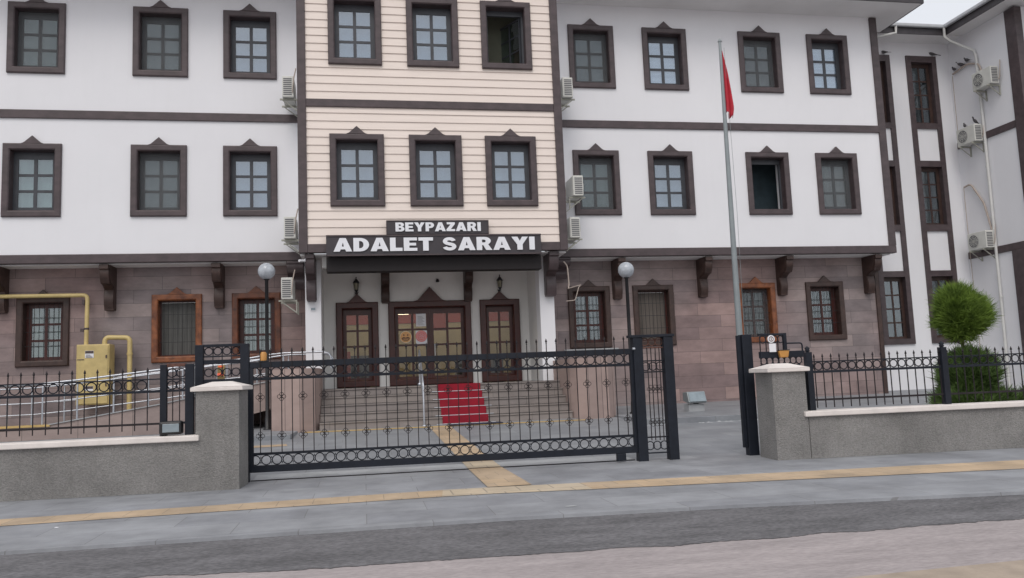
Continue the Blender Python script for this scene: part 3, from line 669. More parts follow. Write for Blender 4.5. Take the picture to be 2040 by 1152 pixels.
# ------------------------------------------------------------------ access ramp and its rail
R_ = empty('access_ramp', (-5, 20.7, .31), 'pale stone access ramp rising along the left wing to the entrance', 'ramp')
edge = [(-9.5, .60), (-7.25, .64), (-4.82, 1.0), (-2.77, 1.38), (-2.16, 1.46)]
mb = MB(); poly = [(x, z) for x, z in edge]+[(-2.16, .80), (-3.4, .52), (-3.4, .31), (-9.5, .31)]
mb.prism(poly, 'y', 20.7, 20.86); mb.build('ramp_wall', M['rampstone'], R_)
mb = MB(); mb.prism([(x, z-.15) for x, z in edge]+[(-1.2, 1.2), (-1.2, 1.0), (-9.5, .3)], 'y', 20.87, 22.45); mb.build('ramp_deck', M['step'], R_)
mb = MB()
for (a, b), (c, d) in zip(edge[1:], edge[2:]): mb.bar((a, 20.77, b+.012), (c, 20.77, d+.012), .2, .024)
mb.build('ramp_coping', M['concrete'], R_)
mb = MB(); mb.box(-9.5, -7.2, 20.66, 20.9, .61, .655); mb.build('yellow_edge', M['yellow'], R_)
RR = empty('ramp_railing', (-5, 20.75, .6), 'double stainless steel ramp railing with posts along the left wing', 'railing')
top = [(-9.6, 1.58), (-7.57, 1.6), (-6.7, 1.66), (-4.82, 1.84), (-3.53, 1.98), (-2.75, 2.04), (-2.28, 2.11), (-1.92, 2.14), (-1.0, 2.14), (-.86, 2.10), (-.80, 2.0), (-.80, 1.72)]
for y in (20.78, 22.2):
    for dz, dy, r in ((0, 0, .024), (-.085, 0, .018), (-.44, 0, .014), (-.70, 0, .014)) if y < 21 else ((0, 0, .024), (-.44, 0, .013)):
        pts = [(x, y+dy, z+dz) for x, z in top[:-3 if dz else None] if not (dz and x > -1.95)]
        mb = MB(); mb.tube(pts, r, 8); mb.build('rail', M['steel'], RR)
    for x in (-8.9, -8.15, -7.4, -6.65, -5.85, -5.08, -4.3, -3.5, -2.75, -1.95):
        zt = next(z0+(z1-z0)*(x-x0)/(x1-x0) for (x0, z0), (x1, z1) in zip(top, top[1:]) if x0 <= x <= x1)
        xx = min(max(x, -9.5), -2.16); ze = next(z0+(z1-z0)*(xx-x0)/(x1-x0) for (x0, z0), (x1, z1) in zip(edge, edge[1:]) if x0 <= xx <= x1)
        mb = MB(); mb.tube([(x, y, ze-(0 if y < 21 else .1)), (x, y, zt-.1)], .022, 8); mb.tube([(x, y, zt-.1), (x, y, zt)], .012, 6); mb.build('post', M['steel'], RR)

# ------------------------------------------------------------------ name board with letters
def arc(cx, cy, rx, ry, a0, a1, n=12): return [(cx+rx*cs(rad(a0+(a1-a0)*i/n)), cy+ry*sn(rad(a0+(a1-a0)*i/n))) for i in range(n+1)]
def s_outline():
    c = arc(.39, .70, .235, .185, 8, 255, 16)+arc(.40, .295, .25, .185, 78, -172, 16)
    ws = .115; L_, R2 = [], []
    for i, p in enumerate(c):
        a = c[max(i-1, 0)]; b = c[min(i+1, len(c)-1)]; dx, dy = b[0]-a[0], b[1]-a[1]; l = math.hypot(dx, dy) or 1
        L_.append((p[0]-dy/l*ws, p[1]+dx/l*ws)); R2.append((p[0]+dy/l*ws, p[1]-dx/l*ws))
    return L_+R2[::-1]
GLY = {
 'I': (.30, [[(0, 0), (.30, 0), (.30, 1), (0, 1)]]), 'L': (.66, [[(0, 0), (.66, 0), (.66, .24), (.3, .24), (.3, 1), (0, 1)]]),
 'T': (.78, [[(.24, 0), (.54, 0), (.54, .76), (.78, .76), (.78, 1), (0, 1), (0, .76), (.24, .76)]]),
 'E': (.72, [[(0, 0), (.72, 0), (.72, .22), (.3, .22), (.3, .40), (.66, .40), (.66, .60), (.3, .60), (.3, .78), (.71, .78), (.71, 1), (0, 1)]]),
 'Z': (.76, [[(0, 0), (.76, 0), (.76, .23), (.38, .23), (.75, .79), (.75, 1), (.03, 1), (.03, .77), (.37, .77), (0, .22)]]),
 'Y': (.92, [[(.31, 0), (.61, 0), (.61, .41), (.92, 1), (.59, 1), (.46, .68), (.33, 1), (0, 1), (.31, .41)]]),
 'A': (.96, [[(0, 0), (.32, 0), (.37, .16), (.60, .16), (.65, 0), (.96, 0), (.64, 1), (.32, 1)], [(.43, .37), (.54, .37), (.485, .68)]]),
 'D': (.82, [[(0, 0)]+arc(.36, .5, .46, .5, -90, 90)+[(0, 1)], [(.3, .23)]+arc(.36, .5, .17, .27, -90, 90)+[(.3, .77)]]),
 'P': (.75, [[(0, 0), (.3, 0), (.3, .36)]+arc(.42, .68, .33, .32, -90, 90)+[(0, 1)], [(.3, .57)]+arc(.39, .68, .08, .11, -90, 90)+[(.3, .79)]]),
 'R': (.84, [[(0, 0), (.3, 0), (.3, .38), (.36, .38), (.52, 0), (.86, 0), (.64, .42)]+arc(.45, .70, .33, .30, -50, 90)+[(0, 1)], [(.3, .58)]+arc(.41, .69, .09, .11, -90, 90)+[(.3, .80)]]),
 'B': (.78, [[(0, 0)]+arc(.46, .28, .32, .28, -90, 62)+arc(.43, .75, .31, .25, -52, 90)+[(0, 1)], [(.29, .20)]+arc(.42, .30, .08, .10, -90, 90)+[(.29, .40)], [(.29, .61)]+arc(.41, .70, .07, .09, -90, 90)+[(.29, .79)]]),
 'S': (.78, [s_outline()]),
}
def word(txt, x0, x1, z0, h, y, parent):
    tot = 0; gap = .07
    for ch in txt: tot += (.42 if ch == ' ' else GLY[ch][0]+gap)
    sx = (x1-x0)/(tot-gap); cx = x0
    for ch in txt:
        if ch == ' ': cx += .42*sx; continue
        cu = bpy.data.curves.new('letter', 'CURVE'); cu.dimensions = '2D'; cu.fill_mode = 'BOTH'; cu.extrude = .014
        for out_ in GLY[ch][1]:
            sp = cu.splines.new('POLY'); sp.points.add(len(out_)-1); sp.use_cyclic_u = True
            for p, (u, v) in zip(sp.points, out_): p.co = (u*sx, v*h, 0, 1)
        tmp = bpy.data.objects.new('tmp', cu); COL.objects.link(tmp)
        dg = bpy.context.evaluated_depsgraph_get(); me = bpy.data.meshes.new_from_object(tmp.evaluated_get(dg))
        bpy.data.objects.remove(tmp); me.materials.clear(); me.materials.append(M['letter'])
        o = bpy.data.objects.new('letter', me); COL.objects.link(o); o.parent = parent
        og = ORG[parent]; o.rotation_euler = (rad(90), 0, 0); o.location = (cx-og[0], y-og[1], z0-og[2])
        cx += (GLY[ch][0]+gap)*sx
YS = YB-.2
sg = empty('signboard', (1.9, YS, 4.48), 'long dark board reading ADALET SARAYI over the entrance', 'sign')
mb = MB(); mb.box(-.86, 4.62, YS, YS+.13, 4.49, 5.02); mb.build('board', M['signb'], sg, bevel=.01)
mb = MB()
for a in ((-.86, 4.62, 4.985, 5.02), (-.86, 4.62, 4.49, 4.52)): mb.box(a[0], a[1], YS-.02, YS-.001, a[2], a[3])
mb.build('board_trim', M['brown'], sg)
word('ADALET SARAYI', -.68, 4.44, 4.60, .34, YS-.02, sg)
sg2 = empty('signboard', (1.9, YS, 5.03), 'short dark board reading BEYPAZARI above the long entrance board', 'sign')
mb = MB(); mb.box(.63, 3.25, YS+.01, YS+.12, 5.03, 5.39); mb.build('board', M['signb'], sg2, bevel=.008)
mb = MB()
for a in ((.63, 3.25, 5.37, 5.39), (.63, .65, 5.03, 5.37), (3.23, 3.25, 5.03, 5.37)): mb.box(a[0], a[1], YS-.005, YS+.009, a[2], a[3])
mb.build('board_trim', M['brown'], sg2)
word('BEYPAZARI', .86, 3.04, 5.10, .23, YS-.01, sg2)

# ------------------------------------------------------------------ small things on the building
def lantern(x, label):
    o = empty('wall_lantern', (x, YD, 3.85), label, 'lantern', 'wall lanterns in the porch')
    y = YD-.16
    MB().tube([(x, YD, 3.95), (x, YD-.08, 3.9), (x, y, 3.86), (x, y, 3.90)], .012, 6).build('arm', M['black'], o)
    MB().lathe([(.05, 0), (.035, .02), (.06, .05)], (x, YD-.02, 3.80), 8).build('wall_plate', M['black'], o)
    mb = MB(); mb.lathe([(.02, -.06), (.045, -.02), (.055, 0), (.055, .01)], (x, y, 3.9), 6); mb.lathe([(.10, 0), (.085, .03), (.04, .09), (.01, .13), (.018, .15), (.003, .18)], (x, y, 4.10), 6)
    for j in range(6): a = j*math.pi/3; mb.bar((x+.052*cs(a), y+.052*sn(a), 3.9), (x+.085*cs(a), y+.085*sn(a), 4.1), .008, .008)
    mb.build('lantern_frame', M['black'], o); MB().lathe([(.045, 0), (.076, .19)], (x, y, 3.905), 6).build('lantern_glass', M['lanternglass'], o)
lantern(-.16, 'black wall lantern over the left porch door'); lantern(3.9, 'black wall lantern over the right porch door')
mb = MB(); mb.lathe([(.05, 0), (.05, .03), (.045, .05), (.03, .08), (.005, .09)], (2.12, YD-.06, 4.10), 12); mb.box(2.09, 2.15, YD-.06, YD, 4.14, 4.19)
tag(mb.build('dome_camera', M['black']), 'small black dome camera on the porch wall above the door', 'camera')
bc = empty('bullet_camera', (-1.5, YB, 4.4), 'small white bullet camera under the left corner of the bay', 'camera')
MB().tube([(-1.52, YB-.12, 4.40), (-1.40, YB+.05, 4.42)], .032, 10).build('camera_body', M['paper'], bc); MB().tube([(-1.42, YB+.02, 4.42), (-1.36, YB+.1, 4.5), (-1.36, YB+.12, 4.58)], .012, 6).build('bracket', M['paper'], bc)
mb = MB(); mb.box(-1.32, -1.18, 21.385, 21.399, 3.22, 3.32); np_ = mb.build('number_plate', M['paper'])
tag(np_, 'tiny white plate with a dark inset on the left porch pillar', 'plate')
mb = MB(); mb.box(-1.305, -1.195, 21.378, 21.384, 3.24, 3.30); mb.build('inset', M['panel'], np_)
# gas riser
def round_path(pts, r=.12, n=6):
    o = [Vector(pts[0])]
    for a, b, c in zip(pts, pts[1:], pts[2:]):
        a, b, c = Vector(a), Vector(b), Vector(c); p = b+(a-b).normalized()*r; q = b+(c-b).normalized()*r
        for i in range(n+1): t = i/n; o.append(p*(1-t)**2+b*2*t*(1-t)+q*t*t)
    return o+[Vector(pts[-1])]
gp = empty('gas_pipe', (-6.92, 22.25, 2.6), 'yellow gas pipe running along the left wing down into the meter box', 'pipe', 'yellow gas pipes')
MB().tube(round_path([(-12, 22.25, 3.86), (-6.92, 22.25, 3.84), (-6.92, 22.2, 2.55)]), .052, 12).build('pipe_run', M['gas'], gp)
mb = MB(); mb.box(-7.06, -7.0, 22.28, 22.5, 3.6, 3.72); mb.lathe([(.06, 0), (.06, .05)], (-6.92, 22.22, 2.95), 10); mb.box(-7.06, -6.98, 22.18, 22.22, 2.9, 2.98); mb.build('pipe_clamp', M['spear'], gp)
gp = empty('gas_pipe', (-5.9, 22.2, .9), 'yellow gas pipe looping from the meter box down to the ramp', 'pipe', 'yellow gas pipes')
MB().tube(round_path([(-6.46, 22.1, 2.4), (-6.46, 22.15, 2.74), (-5.88, 22.2, 2.72), (-5.88, 22.2, .8)]), .06, 12).build('pipe_run', M['gas'], gp)
MB().lathe([(.075, 0), (.075, .05)], (-5.88, 22.2, 2.28), 12).build('pipe_joint', M['gas'], gp)
gb = empty('gas_meter_box', (-6.66, 21.9, .9), 'yellow gas meter box with warning stickers on the left wing', 'meter box')
MB().box(-7.05, -6.28, 21.9, 22.35, 1.05, 2.56).build('cabinet', M['gas'], gb, bevel=.015)
mb = MB(); mb.box(-7.02, -6.31, 21.88, 21.899, 1.08, 2.53); mb.build('cabinet_door', M['gas'], gb, bevel=.006)
mb = MB(); mb.box(-7.02, -6.86, 21.872, 21.879, 2.17, 2.19); mb.box(-6.36, -6.33, 21.865, 21.879, 1.5, 1.58); mb.box(-6.36, -6.33, 21.865, 21.879, 2.2, 2.28); mb.build('hinge', M['spear'], gb)
for z, h in ((2.38, .16), (1.50, .10)):
    MB().box(-6.84, -6.64, 21.872, 21.879, z-h, z+.02).build('warning_sticker', M['paper'], gb)
    mb = MB(); mb.box(-6.835, -6.645, 21.868, 21.8715, z-.05, z+.015)
    for k in range(3): mb.box(-6.82, -6.66-.03*k, 21.868, 21.8715, z-h+.012+.028*k, z-h+.024+.028*k) if z > 2 else None
    mb.build('sticker_print', M['spear'], gb)

# AC outdoor units: local frame, back to +y, fan towards -y, width .8
def make_ac():
    o = empty('air_conditioner', (0, 0, 0), 'x', 'air conditioner', 'outdoor air conditioning units')
    MB().box(-.4, .4, -.29, 0, 0, .56).build('casing', M['acw'], o, bevel=.02)
    mb = MB(); mb.lathe([(.205, 0), (.205, -.012)], (-.12, -.291, .28), 24, 'y'); mb.build('fan', M['acd'], o)
    mb = MB()
    for r in (.05, .1, .15, .205): mb.tube([(-.12+r*cs(2*math.pi*j/20), -.31, .28+r*sn(2*math.pi*j/20)) for j in range(20)], .006, 5, True)
    for j in range(8): a = j*math.pi/4; mb.tube([(-.12, -.31, .28), (-.12+.205*cs(a), -.31, .28+.205*sn(a))], .005, 4)
    mb.build('fan_guard', M['acw'], o)
    mb = MB()
    for s_ in (-1, 1):
        for k in range(9): mb.box(s_*.4-.004, s_*.4+.004, -.26, -.05, .05+.052*k, .082+.052*k)
    mb.build('side_louvre', M['acd'], o)
    for x in (-.28, .28):
        mb = MB(); mb.box(x-.02, x+.02, -.36, .10, -.05, -.01); mb.box(x-.02, x+.02, .07, .10, -.35, -.05)
        mb.bar((x, -.3, -.04), (x, .08, -.33), .025, .025); mb.build('bracket', M['acb'], o, bevel=.003)
    MB().tube([(.405, -.03, .12), (.45, -.02, .2), (.46, .01, .5), (.43, .06, .75)], .015, 8).build('pipe', M['cable'], o)
    return o
AC0 = make_ac(); used = [False]
def ac(loc, rz, label, sc_=1):
    o = AC0 if not used[0] else copy_tree(AC0); used[0] = True
    o.location = loc; o.rotation_euler = (0, 0, rz); o['label'] = label; o.scale = (sc_, sc_, sc_); return o
RL, RRt = rad(-90), rad(90)      # back towards +x / -x
ac((-1.63, 21.2, 8.70), RL, 'white air conditioner left of the bay at the top floor')
ac((-1.62, 21.2, 5.02), RL, 'white air conditioner left of the bay just above the ground floor')
ac((-1.74, 21.6, 3.52), RL, 'white air conditioner left of the porch pillar under the overhang')
ac((5.50, 21.2, 8.88), RRt, 'white air conditioner right of the bay at the top floor')
ac((5.66, 21.2, 6.13), RRt, 'white air conditioner right of the bay, middle one of the three stacked there')
ac((5.52, 21.2, 4.98), RRt, 'white air conditioner right of the bay just above the overhang')
ac((19.74, 21.72, 9.86), RL, 'uppermost white air conditioner on the side wing wall'); ac((19.74, 22.62, 8.28), RL, 'middle white air conditioner on the side wing wall'); ac((19.74, 22.6, 4.80), RL, 'lowest white air conditioner on the side wing wall')
# pipes feeding the side wing units, loose cable at the porch
for pts, lb in (([(19.78, 23.3, 10.9), (19.78, 22.6, 11.0), (19.76, 22.1, 10.8), (19.76, 22.0, 10.4)], 'beige pipe sleeve running to the uppermost side wing air conditioner'),
                ([(19.78, 23.3, 7.0), (19.78, 23.0, 7.05), (19.77, 22.5, 6.3), (19.76, 22.3, 5.5), (19.76, 22.25, 5.3)], 'curved beige pipe sleeve above the lowest side wing air conditioner')):
    tag(MB().tube(round_path(pts, .15), .03, 8).build('pipe_sleeve', M['cable']), lb, 'pipe')
tag(MB().tube([(19.78, 23.32, 10.85), (19.78, 23.33, 8.9)], .012, 6).build('drain_hose', M['cable']), 'thin hose hanging down the side wing above the middle unit', 'hose')
tag(MB().tube([(19.78, 23.32, 6.98), (19.78, 23.33, 4.7), (19.78, 23.3, .6)], .012, 6).build('drain_hose', M['cable']), 'thin hose hanging down the side wing to the ground', 'hose')
mb = MB(); mb.tube(round_path([(5.32, 20.9, 4.35), (5.42, 20.9, 4.25), (5.45, 20.9, 3.7), (5.42, 20.9, 3.62)], .1), .018, 6); mb.tube(round_path([(5.42, 20.9, 3.62), (5.8, 20.9, 3.72), (5.72, 20.9, 3.68), (5.60, 20.9, 3.3), (5.35, 20.9, 3.28)], .06), .012, 6)
tag(mb.build('loose_cable', M['cable']), 'loose pale cable dangling beside the right porch corbel', 'cable')
# pigeons
def pigeon_parts():
    prof = [(.004, -.17), (.02, -.15), (.028, -.10), (.045, -.05), (.06, .0), (.062, .05), (.05, .09), (.034, .115)]
    mb = MB(); n = 10; vs = []
    for r, x in prof: vs += [(x, r*.85*cs(2*math.pi*j/n), .10+x*.35+r*sn(2*math.pi*j/n)) for j in range(n)]
    neck = [(.030, .13, .17), (.026, .14, .20), (.031, .155, .225), (.022, .175, .235), (.004, .19, .232)]
    for r, x, z in neck: vs += [(x+r*.3*sn(2*math.pi*j/n), r*cs(2*math.pi*j/n), z+r*sn(2*math.pi*j/n)*.9) for j in range(n)]
    k = len(prof)+len(neck); mb.add(vs, [(i*n+j, i*n+(j+1) % n, (i+1)*n+(j+1) % n, (i+1)*n+j) for i in range(k-1) for j in range(n)], True)
    mb.add([(-.13, -.02, .06), (-.13, .02, .06), (-.27, .035, .0), (-.27, -.035, .0), (-.13, -.02, .045), (-.13, .02, .045), (-.27, .035, -.006), (-.27, -.035, -.006)], [(0, 1, 2, 3), (7, 6, 5, 4), (0, 3, 7, 4), (1, 5, 6, 2), (2, 6, 7, 3), (0, 4, 5, 1)])
    mb.tube([(.185, 0, .228), (.215, 0, .222)], .006, 5, r2=.001)
    for s_ in (-1, 1): mb.tube([(.01, s_*.02, .06), (.02, s_*.02, 0)], .004, 4)
    return mb
pg0 = None
for i, (p, a, lb) in enumerate([((17.38, YL-.05, 11.575), 110, 'dark pigeon on the hidden strip top beside the wing corner'), ((19.22, YL-.04, 11.575), 150, 'dark pigeon perched on the fully visible window strip'),
                              ((19.78, 23.2, 10.96), 70, 'leftmost pigeon in the row on the pipe sleeve'), ((19.78, 22.88, 11.0), 110, 'middle pigeon in the row on the pipe sleeve'), ((19.78, 22.6, 11.04), 80, 'rightmost pigeon in the row on the pipe sleeve'),
                              ((19.58, 22.75, 8.85), 60, 'pigeon on the left end of the middle side wing air conditioner'), ((19.6, 22.3, 8.85), 200, 'pigeon on the right end of the middle side wing air conditioner')]):
    if pg0 is None: pg0 = pigeon_parts().build('pigeon', M['pigeon']); o = pg0
    else: o = pg0.copy(); COL.objects.link(o)
    o.location = p; o.rotation_euler = (0, 0, rad(a)); o.scale = (.9,)*3; tag(o, lb, 'pigeon', 'pigeons resting on the facade')

# notices on the glazed door
def disc(x, z, r, m, name, y, par=None, n=28):
    mb = MB(); mb.prism([(x+r*cs(2*math.pi*j/n), z+r*sn(2*math.pi*j/n)) for j in range(n)], 'y', y, y+.003); return mb.build(name, M[m], par)
yn = YD+.112
s1 = disc(1.19, 2.57, .155, 'sticko', 'round_sticker', yn); tag(s1, 'round orange sticker with a dark face mark on the door glass', 'sticker')
disc(1.19, 2.57, .168, 'cream', 'rim', yn+.004, s1)
mb = MB()
for sx in (-.055, .055): mb.prism([(1.19+sx+.02*cs(j*math.pi/5), 2.625+.022*sn(j*math.pi/5)) for j in range(10)], 'y', yn-.004, yn-.0005)
mb.prism([(1.19+x, 2.57+z) for x, z in ((-.12, -.03), (-.06, .0), (0, -.02), (.06, .0), (.12, -.03), (.09, -.085), (-.09, -.085))], 'y', yn-.004, yn-.0005)
mb.box(1.12, 1.26, yn-.004, yn-.0005, 2.455, 2.47); mb.build('face_mark', M['door'], s1)
mb = MB(); mb.box(1.10, 1.28, yn-.007, yn-.0045, 2.515, 2.527); mb.box(1.12, 1.26, yn-.007, yn-.0045, 2.494, 2.504); mb.build('face_bands', M['sticko'], s1)
s2 = disc(1.63, 2.58, .16, 'stickr', 'round_sticker', yn-.01); tag(s2, 'round pink and white sticker on the door glass', 'sticker')
mb = MB()
mb.tube([(1.63+.125*cs(2*math.pi*j/24), yn-.012, 2.58+.125*sn(2*math.pi*j/24)) for j in range(24)], .006, 4, True)
for j in range(5):
    a = j*2*math.pi/5+.3; mb.tube([(1.63+.055*cs(a)+.033*cs(2*math.pi*i/10), yn-.012, 2.58+.055*sn(a)+.033*sn(2*math.pi*i/10)) for i in range(10)], .005, 4, True)
mb.build('white_mark', M['paper'], s2)
mb = MB(); mb.box(1.49, 1.77, yn-.004, yn, 2.86, 3.22); pp = mb.build('paper_notice', M['paper']); tag(pp, 'white printed sheet taped to the door glass', 'notice')
mb = MB()
for k in range(9): mb.box(1.53, 1.73-.03*(k % 3), yn-.006, yn-.0045, 2.90+.03*k, 2.906+.03*k)
mb.build('print_lines', M['signb'], pp)
mb = MB(); mb.box(1.47, 1.79, yn+.001, yn+.004, 2.36, 2.74); tag(mb.build('paper_notice', M['paper']), 'white sheet behind the pink round sticker on the door', 'notice')

# ------------------------------------------------------------------ lamps in the yard, flood lights, flag
def yard_lamp(x, y, z0, zg, label):
    o = empty('yard_lamp', (x, y, z0), label, 'lamp post', 'globe lamps in front of the facade')
    mb = MB(); mb.lathe([(.10, 0), (.10, .03), (.07, .05), (.062, .3), (.05, .32), (.046, 1.8), (.042, zg-.22-z0), (.075, zg-.2-z0), (.085, zg-.16-z0)], (x, y, z0), 14); mb.build('pole', M['black'], o)
    n = 20; prof = [(.205*sn(math.pi*i/n)+.001, -.205*cs(math.pi*i/n)) for i in range(1, n)]
    MB().lathe(prof, (x, y, zg), 28).build('globe', M['globe'], o)
    
yard_lamp(-2.28, 20.3, .31, 4.12, 'black globe lamp in front of the left wing by the ramp')
yard_lamp(6.62, 19.6, .30, 3.92, 'black globe lamp in front of the right wing behind the gate post')
fl = empty('floodlight', (8.0, 19.3, .30), 'grey floodlight on a low block against the right stone wall', 'floodlight')
MB().box(7.92, 8.34, 19.2, 19.55, .28, .48).build('plinth_block', M['concrete'], fl, bevel=.02)
mb = MB(); mb.prism([(19.1, .53), (19.16, .50), (19.5, .56), (19.5, .77), (19.22, .79)], 'x', 7.89, 8.37); mb.build('housing', M['galv'], fl, bevel=.02)
mb = MB(); mb.add([(7.92, 19.088, .55), (8.34, 19.088, .55), (8.34, 19.2, .775), (7.92, 19.2, .775)], [(0, 1, 2, 3)]); mb.build('lens', M['panel'], fl)
mb = MB(); mb.bar((8.05, 19.3, .47), (8.25, 19.3, .53), .03, .02); mb.bar((8.25, 19.3, .47), (8.05, 19.3, .53), .03, .02); mb.build('bracket', M['black'], fl)
fp = empty('flagpole', (7.35, 15, .1), 'tall tapered grey metal flagpole behind the open wicket', 'flagpole')
MB().tube([(7.34, 15, .08), (7.345, 15, 3), (7.35, 15, 6), (7.355, 15, 8.02)], .072, 14, r2=.028).build('pole', M['galv'], fp)
mb = MB(); mb.lathe([(.03, 0), (.045, .02), (.03, .05), (.01, .08)], (7.355, 15, 8.02), 10); mb.tube([(7.355, 15, 8.03), (7.40, 15, 8.05)], .015, 6); mb.build('finial', M['galv'], fp)
MB().tube([(7.43, 14.98, 7.9), (7.46, 14.97, 4.5), (7.43, 14.97, 1.4)], .004, 5).build('halyard', M['galv'], fp)
mb = MB(); NZ, NX = 26, 9; vs = []                        # limp flag hanging in folds
for i in range(NZ):
    t = i/(NZ-1); wd = .01+.20*t**.9*(1.0 if t < .86 else 1-(t-.86)*2.2); z = 7.84-1.33*t
    for j in range(NX):
        u = j/(NX-1); x = 7.385+u*wd; zz = z-.10*u*t+(.05*sn(9*u) if i == NZ-1 else 0)
        vs.append((x, 15+.05*sn(u*11+t*2.5)*min(1, t*2), zz))
mb.add(vs, [(i*NX+j, i*NX+j+1, (i+1)*NX+j+1, (i+1)*NX+j) for i in range(NZ-1) for j in range(NX-1)], True)
fg = mb.build('flag', M['flag']); tag(fg, 'limp red flag hanging from the grey flagpole', 'flag'); sm_ = fg.modifiers.new('thick', 'SOLIDIFY'); sm_.thickness = .006

# ------------------------------------------------------------------ boundary walls and gate pillars
UX = Vector((1, -.075, 0)).normalized(); VY = Vector((.075, 1, 0)).normalized()
def F(x, off, z): return Vector((x+.075*off, FRONT(x)+off, z))       # point behind the street face
def wprism(mb, x0, x1, o0, o1, z0, z1, x1b=None):
    x1b = x1 if x1b is None else x1b
    v = [F(x0, o0, z0), F(x1, o0, z0), F(x1b, o1, z0), F(x0, o1, z0), F(x0, o0, z1), F(x1, o0, z1), F(x1b, o1, z1), F(x0, o1, z1)]
    return mb.add(v, [(0, 3, 2, 1), (4, 5, 6, 7), (0, 1, 5, 4), (1, 2, 6, 5), (2, 3, 7, 6), (3, 0, 4, 7)])
def bwall(x0, x1, zc0, label, cx0, cx1):
    o = empty('boundary_wall', F((x0+x1)/2, 0, 0), label, 'wall', 'low boundary walls either side of the gate')
    wprism(MB(), x0, x1, 0, .26, -.02, zc0).build('wall', M['roughwall'], o)
    mb = MB(); wprism(mb, cx0, cx1, -.05, .31, zc0, zc0+.075); mb.build('coping', M['coping'], o, bevel=.012)
    mb = MB(); k = x0
    while k < x1:                                          # mortar smear at the foot
        mb.add([F(k, -.002, .001), F(min(k+.25, x1), -.002, .001), F(min(k+.25, x1), -.03-.03*noise.noise(Vector((k*3+1, 0, 0))), .0025), F(k, -.03-.03*noise.noise(Vector((k*3, 0, 0))), .0025)], [(0, 1, 2, 3)]); k += .25
    mb.build('mortar_line', M['concrete'], o)
bwall(-14, -2.22, .66, 'low grey roughcast wall with cream coping left of the gate', -14, -2.17)
bwall(6.31, 24, .60, 'low grey roughcast wall with cream coping right of the gate', 6.24, 24)
def pillar(x0, x1, o1, zt, label, cx0, cx1):
    o = empty('gate_pillar', F((x0+x1)/2, 0, 0), label, 'pillar', 'roughcast gate pillars')
    wprism(MB(), x0, x1, 0, o1, -.02, zt).build('shaft', M['roughwall'], o)
    mb = MB(); wprism(mb, cx0, cx1, -.05, o1+.05, zt, zt+.055)
    a, b = cx0, cx1; xm = (a+b)/2; om = o1/2
    mb.add([F(a, -.05, zt+.055), F(b, -.05, zt+.055), F(b, o1+.05, zt+.055), F(a, o1+.05, zt+.055), F(xm-.12, om-.06, zt+.125), F(xm+.12, om-.06, zt+.125), F(xm+.12, om+.06, zt+.125), F(xm-.12, om+.06, zt+.125)],
           [(0, 1, 5, 4), (1, 2, 6, 5), (2, 3, 7, 6), (3, 0, 4, 7), (4, 5, 6, 7)])
    mb.build('cap', M['coping'], o, bevel=.01)
pillar(-2.22, -1.66, .56, 1.31, 'grey roughcast gate pillar with cream cap left of the gate', -2.28, -1.60)
pillar(5.80, 6.30, .60, 1.255, 'grey roughcast pillar with cream cap right of the wicket', 5.72, 6.36)

# ------------------------------------------------------------------ ironwork
def ring_me(r, t=.008):
    mb = MB(); mb.tube([(r*cs(2*math.pi*j/20), 0, r*sn(2*math.pi*j/20)) for j in range(20)], t, 5, True)
    for s_ in (-1, 1):                                    # little scrolls touching the neighbours
        for u in (-1, 1): mb.tube([(s_*(r-.003), 0, u*.02), (s_*(r+.012), 0, u*.045), (s_*(r+.006), 0, u*(r-.012))], .004, 4)
    me = bpy.data.meshes.new('ring'); me.from_pydata(mb.v, [], mb.f); me.polygons.foreach_set('use_smooth', mb.sm); me.materials.append(M['iron']); return me
def picket_me(z0, z1, s=.012, spear=True, m='iron2'):
    mb = MB(); zt = z1-.075 if spear else z1; mb.box(-s/2, s/2, -s/2, s/2, z0, zt)
    if spear: mb.lathe([(.005, 0), (.013, .008), (.006, .018), (.017, .035), (.012, .055), (.001, .085)], (0, 0, zt-.005), 6)
    me = bpy.data.meshes.new('picket'); me.from_pydata(mb.v, [], mb.f); me.materials.append(M[m]); return me
def rosette_me(r=.032):
    mb = MB()
    for dx, dz in ((r, 0), (-r, 0), (0, r), (0, -r)):
        mb.tube([(dx+r*.9*cs(2*math.pi*j/8), 0, dz+r*.9*sn(2*math.pi*j/8)) for j in range(8)], .0038, 4, True)
    me = bpy.data.meshes.new('rosette'); me.from_pydata(mb.v, [], mb.f); me.materials.append(M['iron2']); return me
ROS = rosette_me()
def sub(name, me, parent, p, rz=0, m=None):
    o = bpy.data.objects.new(name, me); COL.objects.link(o); o.parent = parent; o.location = Vector(p)-ORG[parent]; o.rotation_euler = (0, 0, rz)
    if m: o.material_slots[0].link = 'OBJECT'; o.material_slots[0].material = M[m]
    return o
def rail(parent, a, b, w, h, name='rail', m='iron'): return MB().bar(a, b, w, h).build(name, M[m], parent, bevel=.003)
AF = math.atan(-.075)
